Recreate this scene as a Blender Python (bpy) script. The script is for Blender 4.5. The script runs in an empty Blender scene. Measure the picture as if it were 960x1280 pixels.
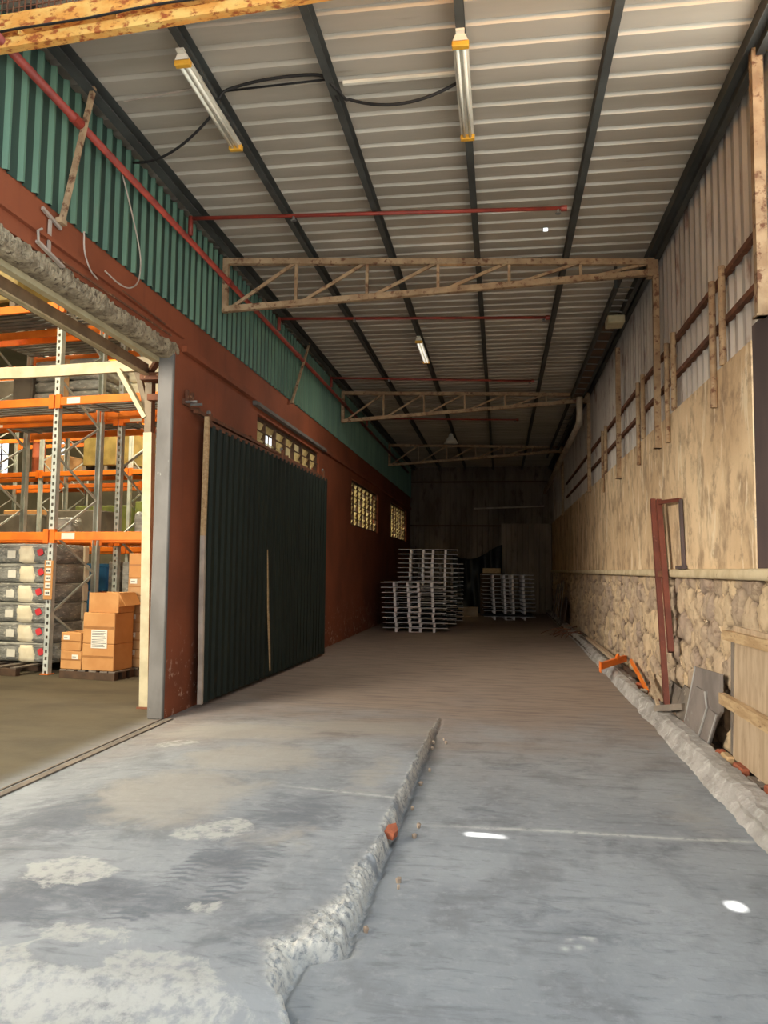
import bpy, math, random
import numpy as np
from mathutils import Vector, Matrix
random.seed(7); rng = np.random.default_rng(7)
S = bpy.context.scene; COL = S.collection
PI = math.pi
def lin(c):
    return tuple(((v/255)/12.92 if v/255 <= .04045 else ((v/255+.055)/1.055)**2.4) for v in c)

# ------------------------------------------------------------------ materials
class NT:
    def __init__(s, name):
        s.m = bpy.data.materials.new(name); s.m.use_nodes = True
        s.t = s.m.node_tree; s.t.nodes.clear()
        s.out = s.t.nodes.new('ShaderNodeOutputMaterial'); s.b = s.t.nodes.new('ShaderNodeBsdfPrincipled')
        s.t.links.new(s.b.outputs[0], s.out.inputs[0])
        s.tc = s.t.nodes.new('ShaderNodeTexCoord')
    def n(s, typ, **k):
        o = s.t.nodes.new(typ)
        for a, v in k.items(): setattr(o, a, v)
        return o
    def l(s, a, b): s.t.links.new(a, b)
    def setin(s, sock, v):
        if hasattr(v, 'is_linked') or isinstance(v, bpy.types.NodeSocket): s.l(v, sock)
        else: sock.default_value = v
    def coord(s, scale=(1, 1, 1), rnd=False):
        mp = s.n('ShaderNodeMapping'); mp.inputs['Scale'].default_value = scale
        s.l(s.tc.outputs['Object'], mp.inputs['Vector'])
        if rnd:
            oi = s.n('ShaderNodeObjectInfo'); ml = s.n('ShaderNodeMath', operation='MULTIPLY'); ml.inputs[1].default_value = 37.
            s.l(oi.outputs['Random'], ml.inputs[0]); s.l(ml.outputs[0], mp.inputs['Location'])
        return mp.outputs[0]
    def noise(s, vec, scale=5, detail=4, rough=.55, dist=0.):
        o = s.n('ShaderNodeTexNoise'); o.inputs['Scale'].default_value = scale; o.inputs['Detail'].default_value = detail
        o.inputs['Roughness'].default_value = rough; o.inputs['Distortion'].default_value = dist
        s.l(vec, o.inputs['Vector']); return o.outputs[0]
    def ramp(s, fac, a, b):
        o = s.n('ShaderNodeMapRange'); o.interpolation_type = 'SMOOTHSTEP'
        o.inputs[1].default_value = a; o.inputs[2].default_value = b; s.l(fac, o.inputs[0]); return o.outputs[0]
    def math(s, op, a, b=0.):
        o = s.n('ShaderNodeMath', operation=op); s.setin(o.inputs[0], a); s.setin(o.inputs[1], b); return o.outputs[0]
    def mix(s, fac, a, b):
        o = s.n('ShaderNodeMix', data_type='RGBA')
        s.setin(o.inputs[0], fac)
        for i, v in ((6, a), (7, b)):
            if isinstance(v, bpy.types.NodeSocket): s.l(v, o.inputs[i])
            else: o.inputs[i].default_value = (*lin(v), 1)
        return o.outputs[2]
    def attr(s, name):
        o = s.n('ShaderNodeAttribute'); o.attribute_name = name; return o.outputs['Fac']
    def bump(s, h, strength=.3, dist=.02):
        o = s.n('ShaderNodeBump'); o.inputs['Strength'].default_value = strength; o.inputs['Distance'].default_value = dist
        s.l(h, o.inputs['Height']); s.l(o.outputs[0], s.b.inputs['Normal'])
    def fin(s, col, rough=.8, metal=0., spec=.4):
        if isinstance(col, bpy.types.NodeSocket): s.l(col, s.b.inputs['Base Color'])
        else: s.b.inputs['Base Color'].default_value = (*lin(col), 1)
        s.setin(s.b.inputs['Roughness'], rough); s.setin(s.b.inputs['Metallic'], metal)
        s.b.inputs['Specular IOR Level'].default_value = spec
        return s.m
def pm(name, c, c2=None, sc=3., spots=None, ssc=12., sth=(.55, .65), rough=.75, metal=0., bmp=0., bsc=40., stretch=(1, 1, 1), spec=.4, rnd=True, dist=.01):
    """base colour varied towards c2 by a soft noise; 'spots' is a second colour showing through where paint has gone"""
    t = NT(name); v = t.coord(stretch, rnd)
    c2 = c2 or tuple(x*.8 for x in c)
    col = t.mix(t.ramp(t.noise(v, sc, 5), .35, .65), c, c2)
    if spots: col = t.mix(t.ramp(t.noise(v, ssc, 6, .62), *sth), col, spots)
    if bmp: t.bump(t.noise(v, bsc, 5), bmp, dist)
    return t.fin(col, rough, metal, spec)
M = {}
M['roof'] = pm('galvanised_roof', (188, 180, 164), (166, 158, 142), .8, (150, 138, 122), 3.5, (.62, .8), rough=.5, metal=.25, stretch=(.35, 2, 1))
M['purlin'] = pm('dark_primer_steel', (74, 76, 72), (58, 58, 54), 2, rough=.7)
M['rust'] = pm('rusty_painted_steel', (176, 150, 116), (148, 120, 90), 6, (108, 72, 50), 14, (.52, .66), rough=.85, bmp=.3)
M['rustdark'] = pm('deep_rust_steel', (118, 74, 50), (96, 62, 44), 6, (166, 126, 92), 18, (.6, .7), rough=.9, bmp=.3)
M['rustor'] = pm('flaking_yellow_steel', (232, 190, 108), (222, 152, 70), 7, (164, 86, 40), 22, (.5, .62), rough=.85, bmp=.4, stretch=(.6, 1, 1))
M['green'] = pm('green_sheet', (54, 72, 62), (46, 62, 54), 2.5, (70, 84, 72), 9, (.66, .8), rough=.55, spec=.35, stretch=(1, 1, .25))
M['greenlit'] = pm('front_lit_green_rib', (98, 128, 106), (84, 112, 96), 2.5, (112, 126, 110), 9, (.6, .8), rough=.6, spec=.3, stretch=(1, 1, .25))  # lighter green for crowns and near flanks: front light put into the colour
M['greendoor'] = pm('dark_green_door_sheet', (26, 36, 29), (21, 30, 24), 2, (40, 48, 40), 10, (.66, .82), rough=.6, spec=.3, stretch=(1, 1, .2))
M['redpipe'] = pm('red_painted_pipe', (150, 60, 46), (122, 50, 40), 4, (190, 110, 84), 20, (.68, .76), rough=.5)
M['redpaint2'] = pm('oxide_red_steel', (116, 62, 46), (98, 52, 40), 4, (146, 92, 72), 20, (.64, .74), rough=.5)
M['cream'] = pm('cream_painted_steel', (190, 178, 142), (172, 160, 126), 5, (140, 122, 90), 16, (.66, .76), rough=.6)
M['brownbeam'] = pm('brown_grey_steel', (132, 116, 92), (112, 98, 78), 5, (98, 70, 48), 15, (.6, .72), rough=.75)
M['jamb'] = pm('grey_jamb_plaster', (116, 112, 106), (98, 94, 88), 2.5, (150, 146, 138), 16, (.68, .74), rough=.9, bmp=.2, stretch=(1, 1, .5))
M['rackgrey'] = pm('galvanised_rack_steel', (206, 208, 196), (180, 184, 174), 5, rough=.55, metal=.1)
M['orange'] = pm('orange_rack_paint', (240, 128, 36), (226, 110, 28), 3, (176, 82, 36), 22, (.72, .78), rough=.5)
M['card'] = pm('brown_cardboard', (202, 148, 90), (188, 132, 76), 2.5, rough=.85)
M['card2'] = pm('pale_cardboard', (190, 150, 104), (176, 134, 90), 2.5, rough=.85)
M['tape'] = pm('brown_packing_tape', (164, 112, 62), (150, 102, 56), 6, rough=.4)
M['paper'] = pm('white_paper_label', (232, 226, 208), (220, 214, 196), 8, rough=.8)
M['ink'] = pm('black_ink', (40, 38, 36), rough=.8)
M['wrap'] = pm('grey_shrink_wrap', (178, 174, 160), (132, 130, 120), 3, (222, 216, 198), 7, (.56, .72), rough=.28, spec=.6, bmp=.6, bsc=14, stretch=(1, 1, 3), dist=.03)
M['wrapdark'] = pm('dark_grey_film', (158, 156, 146), (120, 120, 112), 4, (214, 208, 190), 11, (.54, .7), rough=.28, spec=.6, bmp=.7, bsc=18, stretch=(1.5, 1, 3), dist=.03)
M['white_cloth'] = pm('cream_fabric_band', (238, 226, 194), (226, 212, 178), 6, rough=.9, bmp=.2)
M['redlabel'] = pm('red_sticker', (214, 62, 66), (200, 52, 56), 6, rough=.5)
M['blue'] = pm('blue_plastic', (50, 118, 168), (42, 102, 150), 3, rough=.45)
M['olive'] = pm('olive_wrapped_load', (158, 134, 76), (132, 112, 62), 4, rough=.45, bmp=.4, bsc=10)
M['greyload'] = pm('brown_grey_carton', (122, 112, 98), (104, 96, 84), 3, rough=.8)
M['greenload'] = pm('yellow_green_load', (136, 142, 72), (112, 120, 60), 3, rough=.7)
M['terracotta'] = pm('terracotta_plastic', (206, 112, 74), (190, 98, 64), 3, rough=.6)
M['wood'] = pm('weathered_timber', (196, 166, 124), (172, 140, 100), 4, (132, 104, 74), 10, (.58, .7), rough=.9, bmp=.3, stretch=(6, 1, 6))
M['ply'] = pm('weathered_plywood', (190, 166, 136), (172, 148, 118), 3, (146, 122, 96), 8, (.58, .74), rough=.9, stretch=(1, 5, 1), bmp=.2)
M['woodgrey'] = pm('grey_timber', (128, 116, 102), (104, 94, 84), 4, (150, 138, 120), 9, (.6, .7), rough=.95, bmp=.3)
M['wooddark'] = pm('dark_timber', (92, 70, 52), (74, 58, 44), 4, rough=.95, bmp=.3)
M['slab'] = pm('grey_cement_board', (136, 125, 116), (116, 106, 98), 3, (148, 144, 138), 10, (.6, .75), rough=.9, bmp=.15)
M['slabedge'] = pm('pale_board_edge', (176, 172, 164), (160, 156, 150), 6, rough=.9)
M['palmetal'] = pm('white_coated_steel', (250, 242, 238), (240, 228, 222), 8, (180, 160, 150), 24, (.68, .76), rough=.5)
M['paldeck'] = pm('grey_pallet_deck', (246, 240, 236), (232, 226, 222), 6, rough=.6)
M['paldark'] = pm('black_pallet_board', (34, 32, 32), (26, 25, 25), 6, rough=.8)
M['black'] = pm('black_rubber', (34, 32, 30), (26, 24, 22), 6, rough=.7)
M['conduit'] = pm('pale_plastic_conduit', (184, 168, 152), (160, 146, 132), 6, rough=.6)
M['lampwhite'] = pm('white_enamel', (224, 218, 200), (206, 200, 182), 4, rough=.4)
M['tube'] = pm('unlit_glass_tube', (238, 234, 216), (228, 224, 206), 4, rough=.15, spec=.6)
M['yellow'] = pm('yellow_plastic', (222, 170, 58), (206, 150, 48), 4, rough=.5)
M['steelgrey'] = pm('plain_grey_steel', (140, 140, 136), (118, 118, 114), 4, rough=.5, metal=.4)
M['pvc'] = pm('grey_white_pvc', (196, 184, 162), (170, 156, 134), 4, rough=.5)
M['tarp'] = pm('black_tarpaulin', (30, 34, 36), (22, 24, 26), 4, rough=.5, bmp=.5, bsc=6)
M['darksheet'] = pm('dark_brown_steel_sheet', (92, 76, 72), (76, 64, 62), 2, (118, 100, 92), 7, (.64, .78), rough=.7, stretch=(1, 1, .5))
M['brick'] = pm('broken_brick', (164, 92, 62), (140, 78, 54), 8, rough=.95, bmp=.4)
M['rubble'] = pm('rubble_stone', (168, 150, 130), (136, 118, 102), 8, rough=.95, bmp=.5)
M['dirt'] = pm('trench_dirt', (112, 98, 84), (84, 72, 62), 7, (140, 124, 106), 20, (.6, .7), rough=1., bmp=.6)
M['leaf'] = pm('dry_brown_leaf', (150, 84, 50), (128, 70, 42), 12, rough=.9)
M['wallware'] = pm('warehouse_wall', (126, 118, 96), (108, 102, 84), 1, rough=.9)
M['ceilware'] = pm('warehouse_roof', (122, 124, 98), (104, 106, 84), 1, rough=.8)
M['backsheet'] = pm('stained_back_sheet', (120, 106, 90), (94, 82, 68), 1.5, (76, 62, 50), 6, (.55, .75), rough=.75, stretch=(1, 1, .3))
M['backsheet2'] = pm('paler_back_sheet', (146, 132, 112), (122, 108, 90), 1.5, (96, 80, 64), 6, (.58, .75), rough=.75, stretch=(1, 1, .3))
M['rightsheet'] = pm('weathered_grey_sheet', (204, 196, 184), (182, 172, 160), 1.6, (128, 96, 80), 5, (.52, .72), rough=.6, metal=.1, stretch=(1, 1, .25))
M['ledge'] = pm('pale_cement_ledge', (206, 188, 152), (184, 164, 128), 4, (148, 126, 98), 12, (.6, .74), rough=.95, bmp=.3)
M['roughconc'] = pm('spalled_concrete', (176, 162, 134), (128, 114, 92), 9, (96, 82, 66), 24, (.54, .66), rough=1., bmp=1., bsc=30, dist=.04)

def m_red():
    t = NT('red_oxide_wall_paint'); v = t.coord()
    col = t.mix(t.ramp(t.noise(v, .9, 5), .35, .7), (142, 76, 46), (120, 64, 38))
    streak = t.noise(t.coord((1, 2.5, .35)), 2.2, 4)
    col = t.mix(t.math('MULTIPLY', t.ramp(streak, .55, .8), .5), col, (112, 58, 40))
    sx = t.n('ShaderNodeSeparateXYZ'); t.l(t.tc.outputs['Object'], sx.inputs[0])
    low = t.ramp(sx.outputs[2], 1.1, .1)
    scuff = t.math('MULTIPLY', t.ramp(t.noise(v, 9, 7, .7), .56, .64), low)
    col = t.mix(scuff, col, (188, 150, 128))
    t.bump(t.noise(v, 24, 6), .25, .01)
    return t.fin(col, .85)
M['red'] = m_red()

def m_plaster():
    t = NT('stained_plaster_wall'); v = t.coord(); vs = t.coord((1, 1.3, .75)); vv = t.coord((1, 1.9, .5))
    col = t.mix(t.ramp(t.noise(v, .7, 5), .32, .68), (228, 200, 160), (200, 170, 132))
    col = t.mix(t.math('MULTIPLY', t.ramp(t.noise(vs, 2.2, 6, .65), .46, .66), .8), col, (152, 126, 98))
    col = t.mix(t.math('MULTIPLY', t.ramp(t.noise(vv, 2.6, 6, .62, .8), .56, .64), .75), col, (234, 216, 182))
    col = t.mix(t.math('MULTIPLY', t.ramp(t.noise(v, 3.2, 8, .72), .52, .66), .6), col, (136, 112, 90))
    t.bump(t.noise(v, 14, 8, .65), .35, .02)
    return t.fin(col, .95, 0, .2)
M['plaster'] = m_plaster()

def m_stone():
    t = NT('rubble_stone_wall'); v = t.coord()
    tone = t.attr('tone'); joint = t.attr('joint')
    col = t.mix(tone, (218, 190, 150), (158, 138, 122))
    col = t.mix(t.math('MULTIPLY', t.ramp(t.noise(v, 5, 7, .65), .4, .68), .6), col, (196, 174, 142))
    col = t.mix(t.math('MULTIPLY', t.ramp(t.noise(t.coord((1, 1, .6)), 11, 8, .74), .54, .66), .6), col, (112, 90, 74))
    col = t.mix(t.math('MULTIPLY', joint, t.ramp(t.noise(v, 3, 4), .3, .6)), col, (92, 74, 60))
    t.bump(t.noise(v, 26, 8, .7), .7, .03)
    return t.fin(col, .95, 0, .2)
M['stone'] = m_stone()

def m_floor():
    t = NT('worn_concrete_floor'); v = t.coord()
    sx = t.n('ShaderNodeSeparateXYZ'); t.l(t.tc.outputs['Object'], sx.inputs[0])
    big = t.noise(v, .55, 5, .6, .4); med = t.noise(t.coord((1., .8, 1)), 2.4, 7, .62, .3); fine = t.noise(v, 14, 8, .68)
    col = t.mix(t.ramp(big, .36, .64), (146, 149, 151), (128, 131, 134))
    col = t.mix(t.math('MULTIPLY', t.ramp(med, .46, .68), .65), col, (108, 109, 111))
    col = t.mix(t.math('MULTIPLY', t.ramp(fine, .5, .72), .3), col, (170, 171, 171))
    col = t.mix(t.math('MULTIPLY', t.ramp(t.noise(t.coord((.7, 2.2, 1)), 9, 8, .72, .4), .5, .74), .55), col, (92, 93, 96))
    # trowel / tyre streaks across
    st = t.noise(t.coord((.5, 3.2, 1)), 3.5, 6, .6, .5)
    col = t.mix(t.math('MULTIPLY', t.ramp(st, .55, .72), .4), col, (94, 95, 98))
    # brown dust: deeper in the shed and all over the warehouse floor
    dy = t.math('ADD', sx.outputs[1], t.math('MULTIPLY', t.math('SUBTRACT', big, .5), 5.))
    dust = t.ramp(dy, 5.5, 9.5)
    dcol = t.mix(t.ramp(st, .38, .72), (156, 137, 121), (128, 112, 100))
    dcol = t.mix(t.math('MULTIPLY', t.ramp(fine, .5, .7), .4), dcol, (150, 132, 114))
    col = t.mix(t.math('MULTIPLY', dust, .92), col, dcol)
    dx = t.ramp(sx.outputs[0], -3.25, -3.7)
    wcol = t.mix(t.ramp(t.noise(t.coord((.9, 1.6, 1)), 1.2, 6, .6), .35, .7), (90, 81, 62), (74, 67, 52))
    col = t.mix(t.math('MULTIPLY', dx, .95), col, wcol)
    dk = t.math('ADD', t.attr('grime'), t.math('MULTIPLY', t.math('SUBTRACT', t.noise(t.coord((1, 1.7, 1)), 4, 8, .7, .6), .5), 1.3))
    col = t.mix(t.math('MULTIPLY', t.ramp(dk, .35, .75), .6), col, (84, 88, 95))
    # worn pale screed patches and dust drifts written to the slab
    pn = t.math('ADD', t.attr('patch'), t.math('MULTIPLY', t.math('SUBTRACT', t.noise(v, 5, 8, .68, .8), .5), 1.15))
    pmk = t.ramp(pn, .48, .6)
    col = t.mix(t.math('MULTIPLY', t.math('MULTIPLY', pmk, t.ramp(fine, .34, .56)), .8), col, (172, 171, 165))
    dn = t.math('ADD', t.attr('drift'), t.math('MULTIPLY', t.math('SUBTRACT', t.noise(v, 3, 8, .66, .5), .5), .9))
    col = t.mix(t.math('MULTIPLY', t.ramp(dn, .4, .72), .6), col, (158, 152, 142))
    col = t.mix(t.math('MULTIPLY', t.attr('pale_line'), t.ramp(fine, .3, .55)), col, (206, 204, 198))
    bk = t.attr('broken')
    col = t.mix(t.math('MULTIPLY', bk, t.ramp(t.noise(v, 34, 6, .7), .34, .56)), col, (198, 194, 184))
    h = t.math('ADD', t.math('MULTIPLY', fine, .6), med)
    h = t.math('ADD', h, t.math('MULTIPLY', t.math('MULTIPLY', bk, t.noise(v, 60, 5, .7)), 2.5))
    t.bump(h, .4, .014)
    return t.fin(col, .85, 0, .25)
M['floor'] = m_floor()

def m_glass():
    t = NT('dirty_louvre_glass'); v = t.coord((1, 1, 1), True)
    tr = t.n('ShaderNodeBsdfTranslucent'); tp = t.n('ShaderNodeBsdfTransparent'); ms = t.n('ShaderNodeMixShader'); m2 = t.n('ShaderNodeMixShader')
    col = t.mix(t.ramp(t.noise(v, 3, 5), .35, .65), (226, 214, 176), (176, 158, 122))
    t.l(col, tr.inputs[0]); tp.inputs[0].default_value = (.8, .78, .68, 1)
    ms.inputs[0].default_value = .65; t.l(tr.outputs[0], ms.inputs[1]); t.l(tp.outputs[0], ms.inputs[2])
    m2.inputs[0].default_value = .12; t.l(ms.outputs[0], m2.inputs[1]); t.l(t.b.outputs[0], m2.inputs[2])
    t.l(m2.outputs[0], t.out.inputs[0])
    return t.fin(col, .3)
M['glass'] = m_glass()

# ------------------------------------------------------------------ mesh building
class MB:
    def __init__(s): s.v = []; s.f = []
    def add(s, vs, fs):
        o = len(s.v); s.v += [tuple(p) for p in vs]; s.f += [tuple(i+o for i in f) for f in fs]; return s
    def hexa(s, p):
        return s.add(p, [(0, 3, 2, 1), (4, 5, 6, 7), (0, 1, 5, 4), (1, 2, 6, 5), (2, 3, 7, 6), (3, 0, 4, 7)])
    def box(s, x0, x1, y0, y1, z0, z1):
        return s.hexa([(x0, y0, z0), (x1, y0, z0), (x1, y1, z0), (x0, y1, z0), (x0, y0, z1), (x1, y0, z1), (x1, y1, z1), (x0, y1, z1)])
    def cbox(s, x0, x1, y0, y1, z0, z1, b=.012):
        """box with chamfered edges"""
        b = min(b, (x1-x0)*.45, (y1-y0)*.45, (z1-z0)*.45)
        vs = []; idx = {}
        for i, x in enumerate((x0, x1)):
            for j, y in enumerate((y0, y1)):
                for k, z in enumerate((z0, z1)):
                    sx, sy, sz = (1, -1)[i], (1, -1)[j], (1, -1)[k]
                    for a, p in enumerate(((x, y+sy*b, z+sz*b), (x+sx*b, y, z+sz*b), (x+sx*b, y+sy*b, z))):
                        idx[i, j, k, a] = len(vs); vs.append(p)
        F = []
        for i in (0, 1):
            q = [idx[i, 0, 0, 0], idx[i, 1, 0, 0], idx[i, 1, 1, 0], idx[i, 0, 1, 0]]; F.append(q if i else q[::-1])
            q = [idx[0, i, 0, 1], idx[0, i, 1, 1], idx[1, i, 1, 1], idx[1, i, 0, 1]]; F.append(q if i else q[::-1])
            q = [idx[0, 0, i, 2], idx[1, 0, i, 2], idx[1, 1, i, 2], idx[0, 1, i, 2]]; F.append(q if i else q[::-1])
        for i in (0, 1):
            for j in (0, 1):
                F.append([idx[i, j, 0, 0], idx[i, j, 1, 0], idx[i, j, 1, 1], idx[i, j, 0, 1]])
                F.append([idx[i, 0, j, 0], idx[i, 1, j, 0], idx[i, 1, j, 2], idx[i, 0, j, 2]])
                F.append([idx[0, i, j, 1], idx[1, i, j, 1], idx[1, i, j, 2], idx[0, i, j, 2]])
                for k in (0, 1): F.append([idx[i, j, k, 0], idx[i, j, k, 1], idx[i, j, k, 2]])
        return s.add(vs, F)
    def bar(s, p0, p1, w, h, up=(0, 0, 1)):
        """rectangular bar from p0 to p1; h is measured along 'up', w across"""
        p0 = Vector(p0); p1 = Vector(p1); d = (p1-p0).normalized(); u = Vector(up)
        a = d.cross(u)
        if a.length < 1e-4: a = d.cross(Vector((1, 0, 0)))
        a.normalize(); u = a.cross(d).normalized()
        a *= w/2; u *= h/2
        return s.hexa([p0-a-u, p0+a-u, p1+a-u, p1-a-u, p0-a+u, p0+a+u, p1+a+u, p1-a+u])
    def angle(s, p0, p1, leg=.05, t=.006, up=(0, 0, 1), side=1):
        p0 = Vector(p0); p1 = Vector(p1); d = (p1-p0).normalized(); a = d.cross(Vector(up)).normalized(); u = a.cross(d)
        s.bar(p0+a*side*leg/2, p1+a*side*leg/2, leg, t, up); s.bar(p0+u*leg/2, p1+u*leg/2, t, leg, up); return s
    def tube(s, pts, r, n=10, cap=True):
        pts = [Vector(p) for p in pts]; rings = []
        ref = None
        for i, p in enumerate(pts):
            d = (pts[min(i+1, len(pts)-1)]-pts[max(i-1, 0)]).normalized()
            if ref is None:
                ref = Vector((0, 0, 1)) if abs(d.z) < .9 else Vector((1, 0, 0))
            a = d.cross(ref).normalized(); b = a.cross(d).normalized(); ref = b
            rr = r[i] if isinstance(r, (list, tuple)) else r
            rings.append([p+a*(rr*math.cos(2*PI*k/n))+b*(rr*math.sin(2*PI*k/n)) for k in range(n)])
        vs = [q for R in rings for q in R]; fs = []
        for i in range(len(pts)-1):
            for k in range(n):
                fs.append((i*n+k, i*n+(k+1) % n, (i+1)*n+(k+1) % n, (i+1)*n+k))
        if cap: fs.append(tuple(range(n))[::-1]); fs.append(tuple((len(pts)-1)*n+k for k in range(n)))
        return s.add(vs, fs)
    def prism(s, poly, off):
        """closed polygon (3-D points) pushed along off"""
        n = len(poly); off = Vector(off); a = [Vector(p) for p in poly]; b = [p+off for p in a]
        fs = [tuple(range(n))[::-1], tuple(range(n, 2*n))]+[(i, (i+1) % n, n+(i+1) % n, n+i) for i in range(n)]
        return s.add(a+b, fs)
    def sheet(s, prof, a0, a1, fn, t=.0):
        """open profile [(u, w)] swept from a0 to a1; fn(u, w, a) -> point"""
        vs = [fn(u, w, a) for a in (a0, a1) for u, w in prof]; n = len(prof)
        return s.add(vs, [(i, i+1, n+i+1, n+i) for i in range(n-1)])
    def build(s, name, m, parent=None, origin=None, local=False, smooth=False, kind=None):
        me = bpy.data.meshes.new(name); v = np.array(s.v, dtype=float)
        o = bpy.data.objects.new(name, me)
        if parent is not None:
            if not local:
                inv = np.array(PMAT[parent.name].inverted()); v = v@inv[:3, :3].T+inv[:3, 3]
            o.parent = parent
            if parent.name in PMAT: PMAT[name if name == o.name else o.name] = PMAT[parent.name]
        else:
            if origin is None:
                lo = v.min(0); hi = v.max(0); origin = ((lo[0]+hi[0])/2, (lo[1]+hi[1])/2, lo[2])
            v = v-np.array(origin); o.location = origin
            PMAT[o.name] = Matrix.Translation(origin)
        me.from_pydata([tuple(p) for p in v], [], s.f); me.update()
        me.materials.append(M[m] if isinstance(m, str) else m)
        if smooth:
            for p in me.polygons: p.use_smooth = True
        if kind: o['kind'] = kind
        COL.objects.link(o); return o
PMAT = {}
def thing(name, label, cat, loc=(0, 0, 0), rz=0., group=None):
    o = bpy.data.objects.new(name, None); COL.objects.link(o); o.location = loc; o.rotation_euler = (0, 0, rz); o.empty_display_size = .1
    PMAT[o.name] = Matrix.Translation(loc)@Matrix.Rotation(rz, 4, 'Z')
    return tag(o, label, cat, group)
def tag(o, label, cat, group=None):
    o['label'] = label; o['category'] = cat
    if group: o['group'] = group
    return o
def copy_tree(o, parent=None):
    c = o.copy(); COL.objects.link(c)
    if parent is not None: c.parent = parent
    for ch in o.children: copy_tree(ch, c)
    return c
def ribs(a, b, pitch, top, flank, h):
    """trapezoid rib profile along [a, b]: flat pan, then a raised rib"""
    out = []; u = a
    while u < b:
        for du, w in ((0, 0), (pitch-top-2*flank, 0), (pitch-top-flank, h), (pitch-flank, h)):
            if u+du < b: out.append((u+du, w))
        u += pitch
    out.append((b, 0)); return out
def arc(p0, p1, sag, n=14, side=(0, 0, 0)):
    p0 = Vector(p0); p1 = Vector(p1); sd = Vector(side)
    return [p0.lerp(p1, i/n)-Vector((0, 0, sag*4*(i/n)*(1-i/n)))+sd*(4*(i/n)*(1-i/n)) for i in range(n+1)]
def spline(P, n=6):
    P = [Vector(p) for p in P]; Q = [P[0]*2-P[1]]+P+[P[-1]*2-P[-2]]; out = []
    for i in range(1, len(Q)-2):
        a, b, c, d = Q[i-1:i+3]
        for k in range(n):
            t = k/n; out.append(.5*((2*b)+(c-a)*t+(2*a-5*b+4*c-d)*t*t+(3*b-a-3*c+d)*t**3))
    return out+[P[-1]]
def hsh(i, j, k=0):
    x = np.sin(i*127.1+j*311.7+k*74.7)*43758.5453; return x-np.floor(x)
def vnoise(x, y, k=0):
    i = np.floor(x); j = np.floor(y); fx = x-i; fy = y-j; fx = fx*fx*(3-2*fx); fy = fy*fy*(3-2*fy)
    return (hsh(i, j, k)*(1-fx)+hsh(i+1, j, k)*fx)*(1-fy)+(hsh(i, j+1, k)*(1-fx)+hsh(i+1, j+1, k)*fx)*fy
def fbm(x, y, k=0, o=4):
    r = 0; a = .5
    for q in range(o): r = r+a*vnoise(x*2**q, y*2**q, k+q); a *= .5
    return r
def sst(a, b, x):
    t = np.clip((x-a)/(b-a), 0, 1); return t*t*(3-2*t)
def gridmesh(name, P, m, attrs=None, smooth=True, kind='structure'):
    """P: (n, m, 3) array"""
    n, k = P.shape[:2]; me = bpy.data.meshes.new(name)
    idx = np.arange(n*k).reshape(n, k)
    F = np.stack([idx[:-1, :-1], idx[1:, :-1], idx[1:, 1:], idx[:-1, 1:]], -1).reshape(-1, 4)
    me.from_pydata(P.reshape(-1, 3).tolist(), [], F.tolist()); me.update()
    for a, v in (attrs or {}).items():
        at = me.attributes.new(a, 'FLOAT', 'POINT'); at.data.foreach_set('value', np.ascontiguousarray(v.reshape(-1), dtype=np.float32))
    me.materials.append(M[m])
    if smooth: me.polygons.foreach_set('use_smooth', [True]*len(me.polygons))
    o = bpy.data.objects.new(name, me); COL.objects.link(o)
    if kind: o['kind'] = kind
    return o

XL, XR = -3.4, 1.86          # inner faces of the shed's long walls
YB = 28.9                    # back wall
ZR = 5.42                    # underside of the roof sheet

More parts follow.
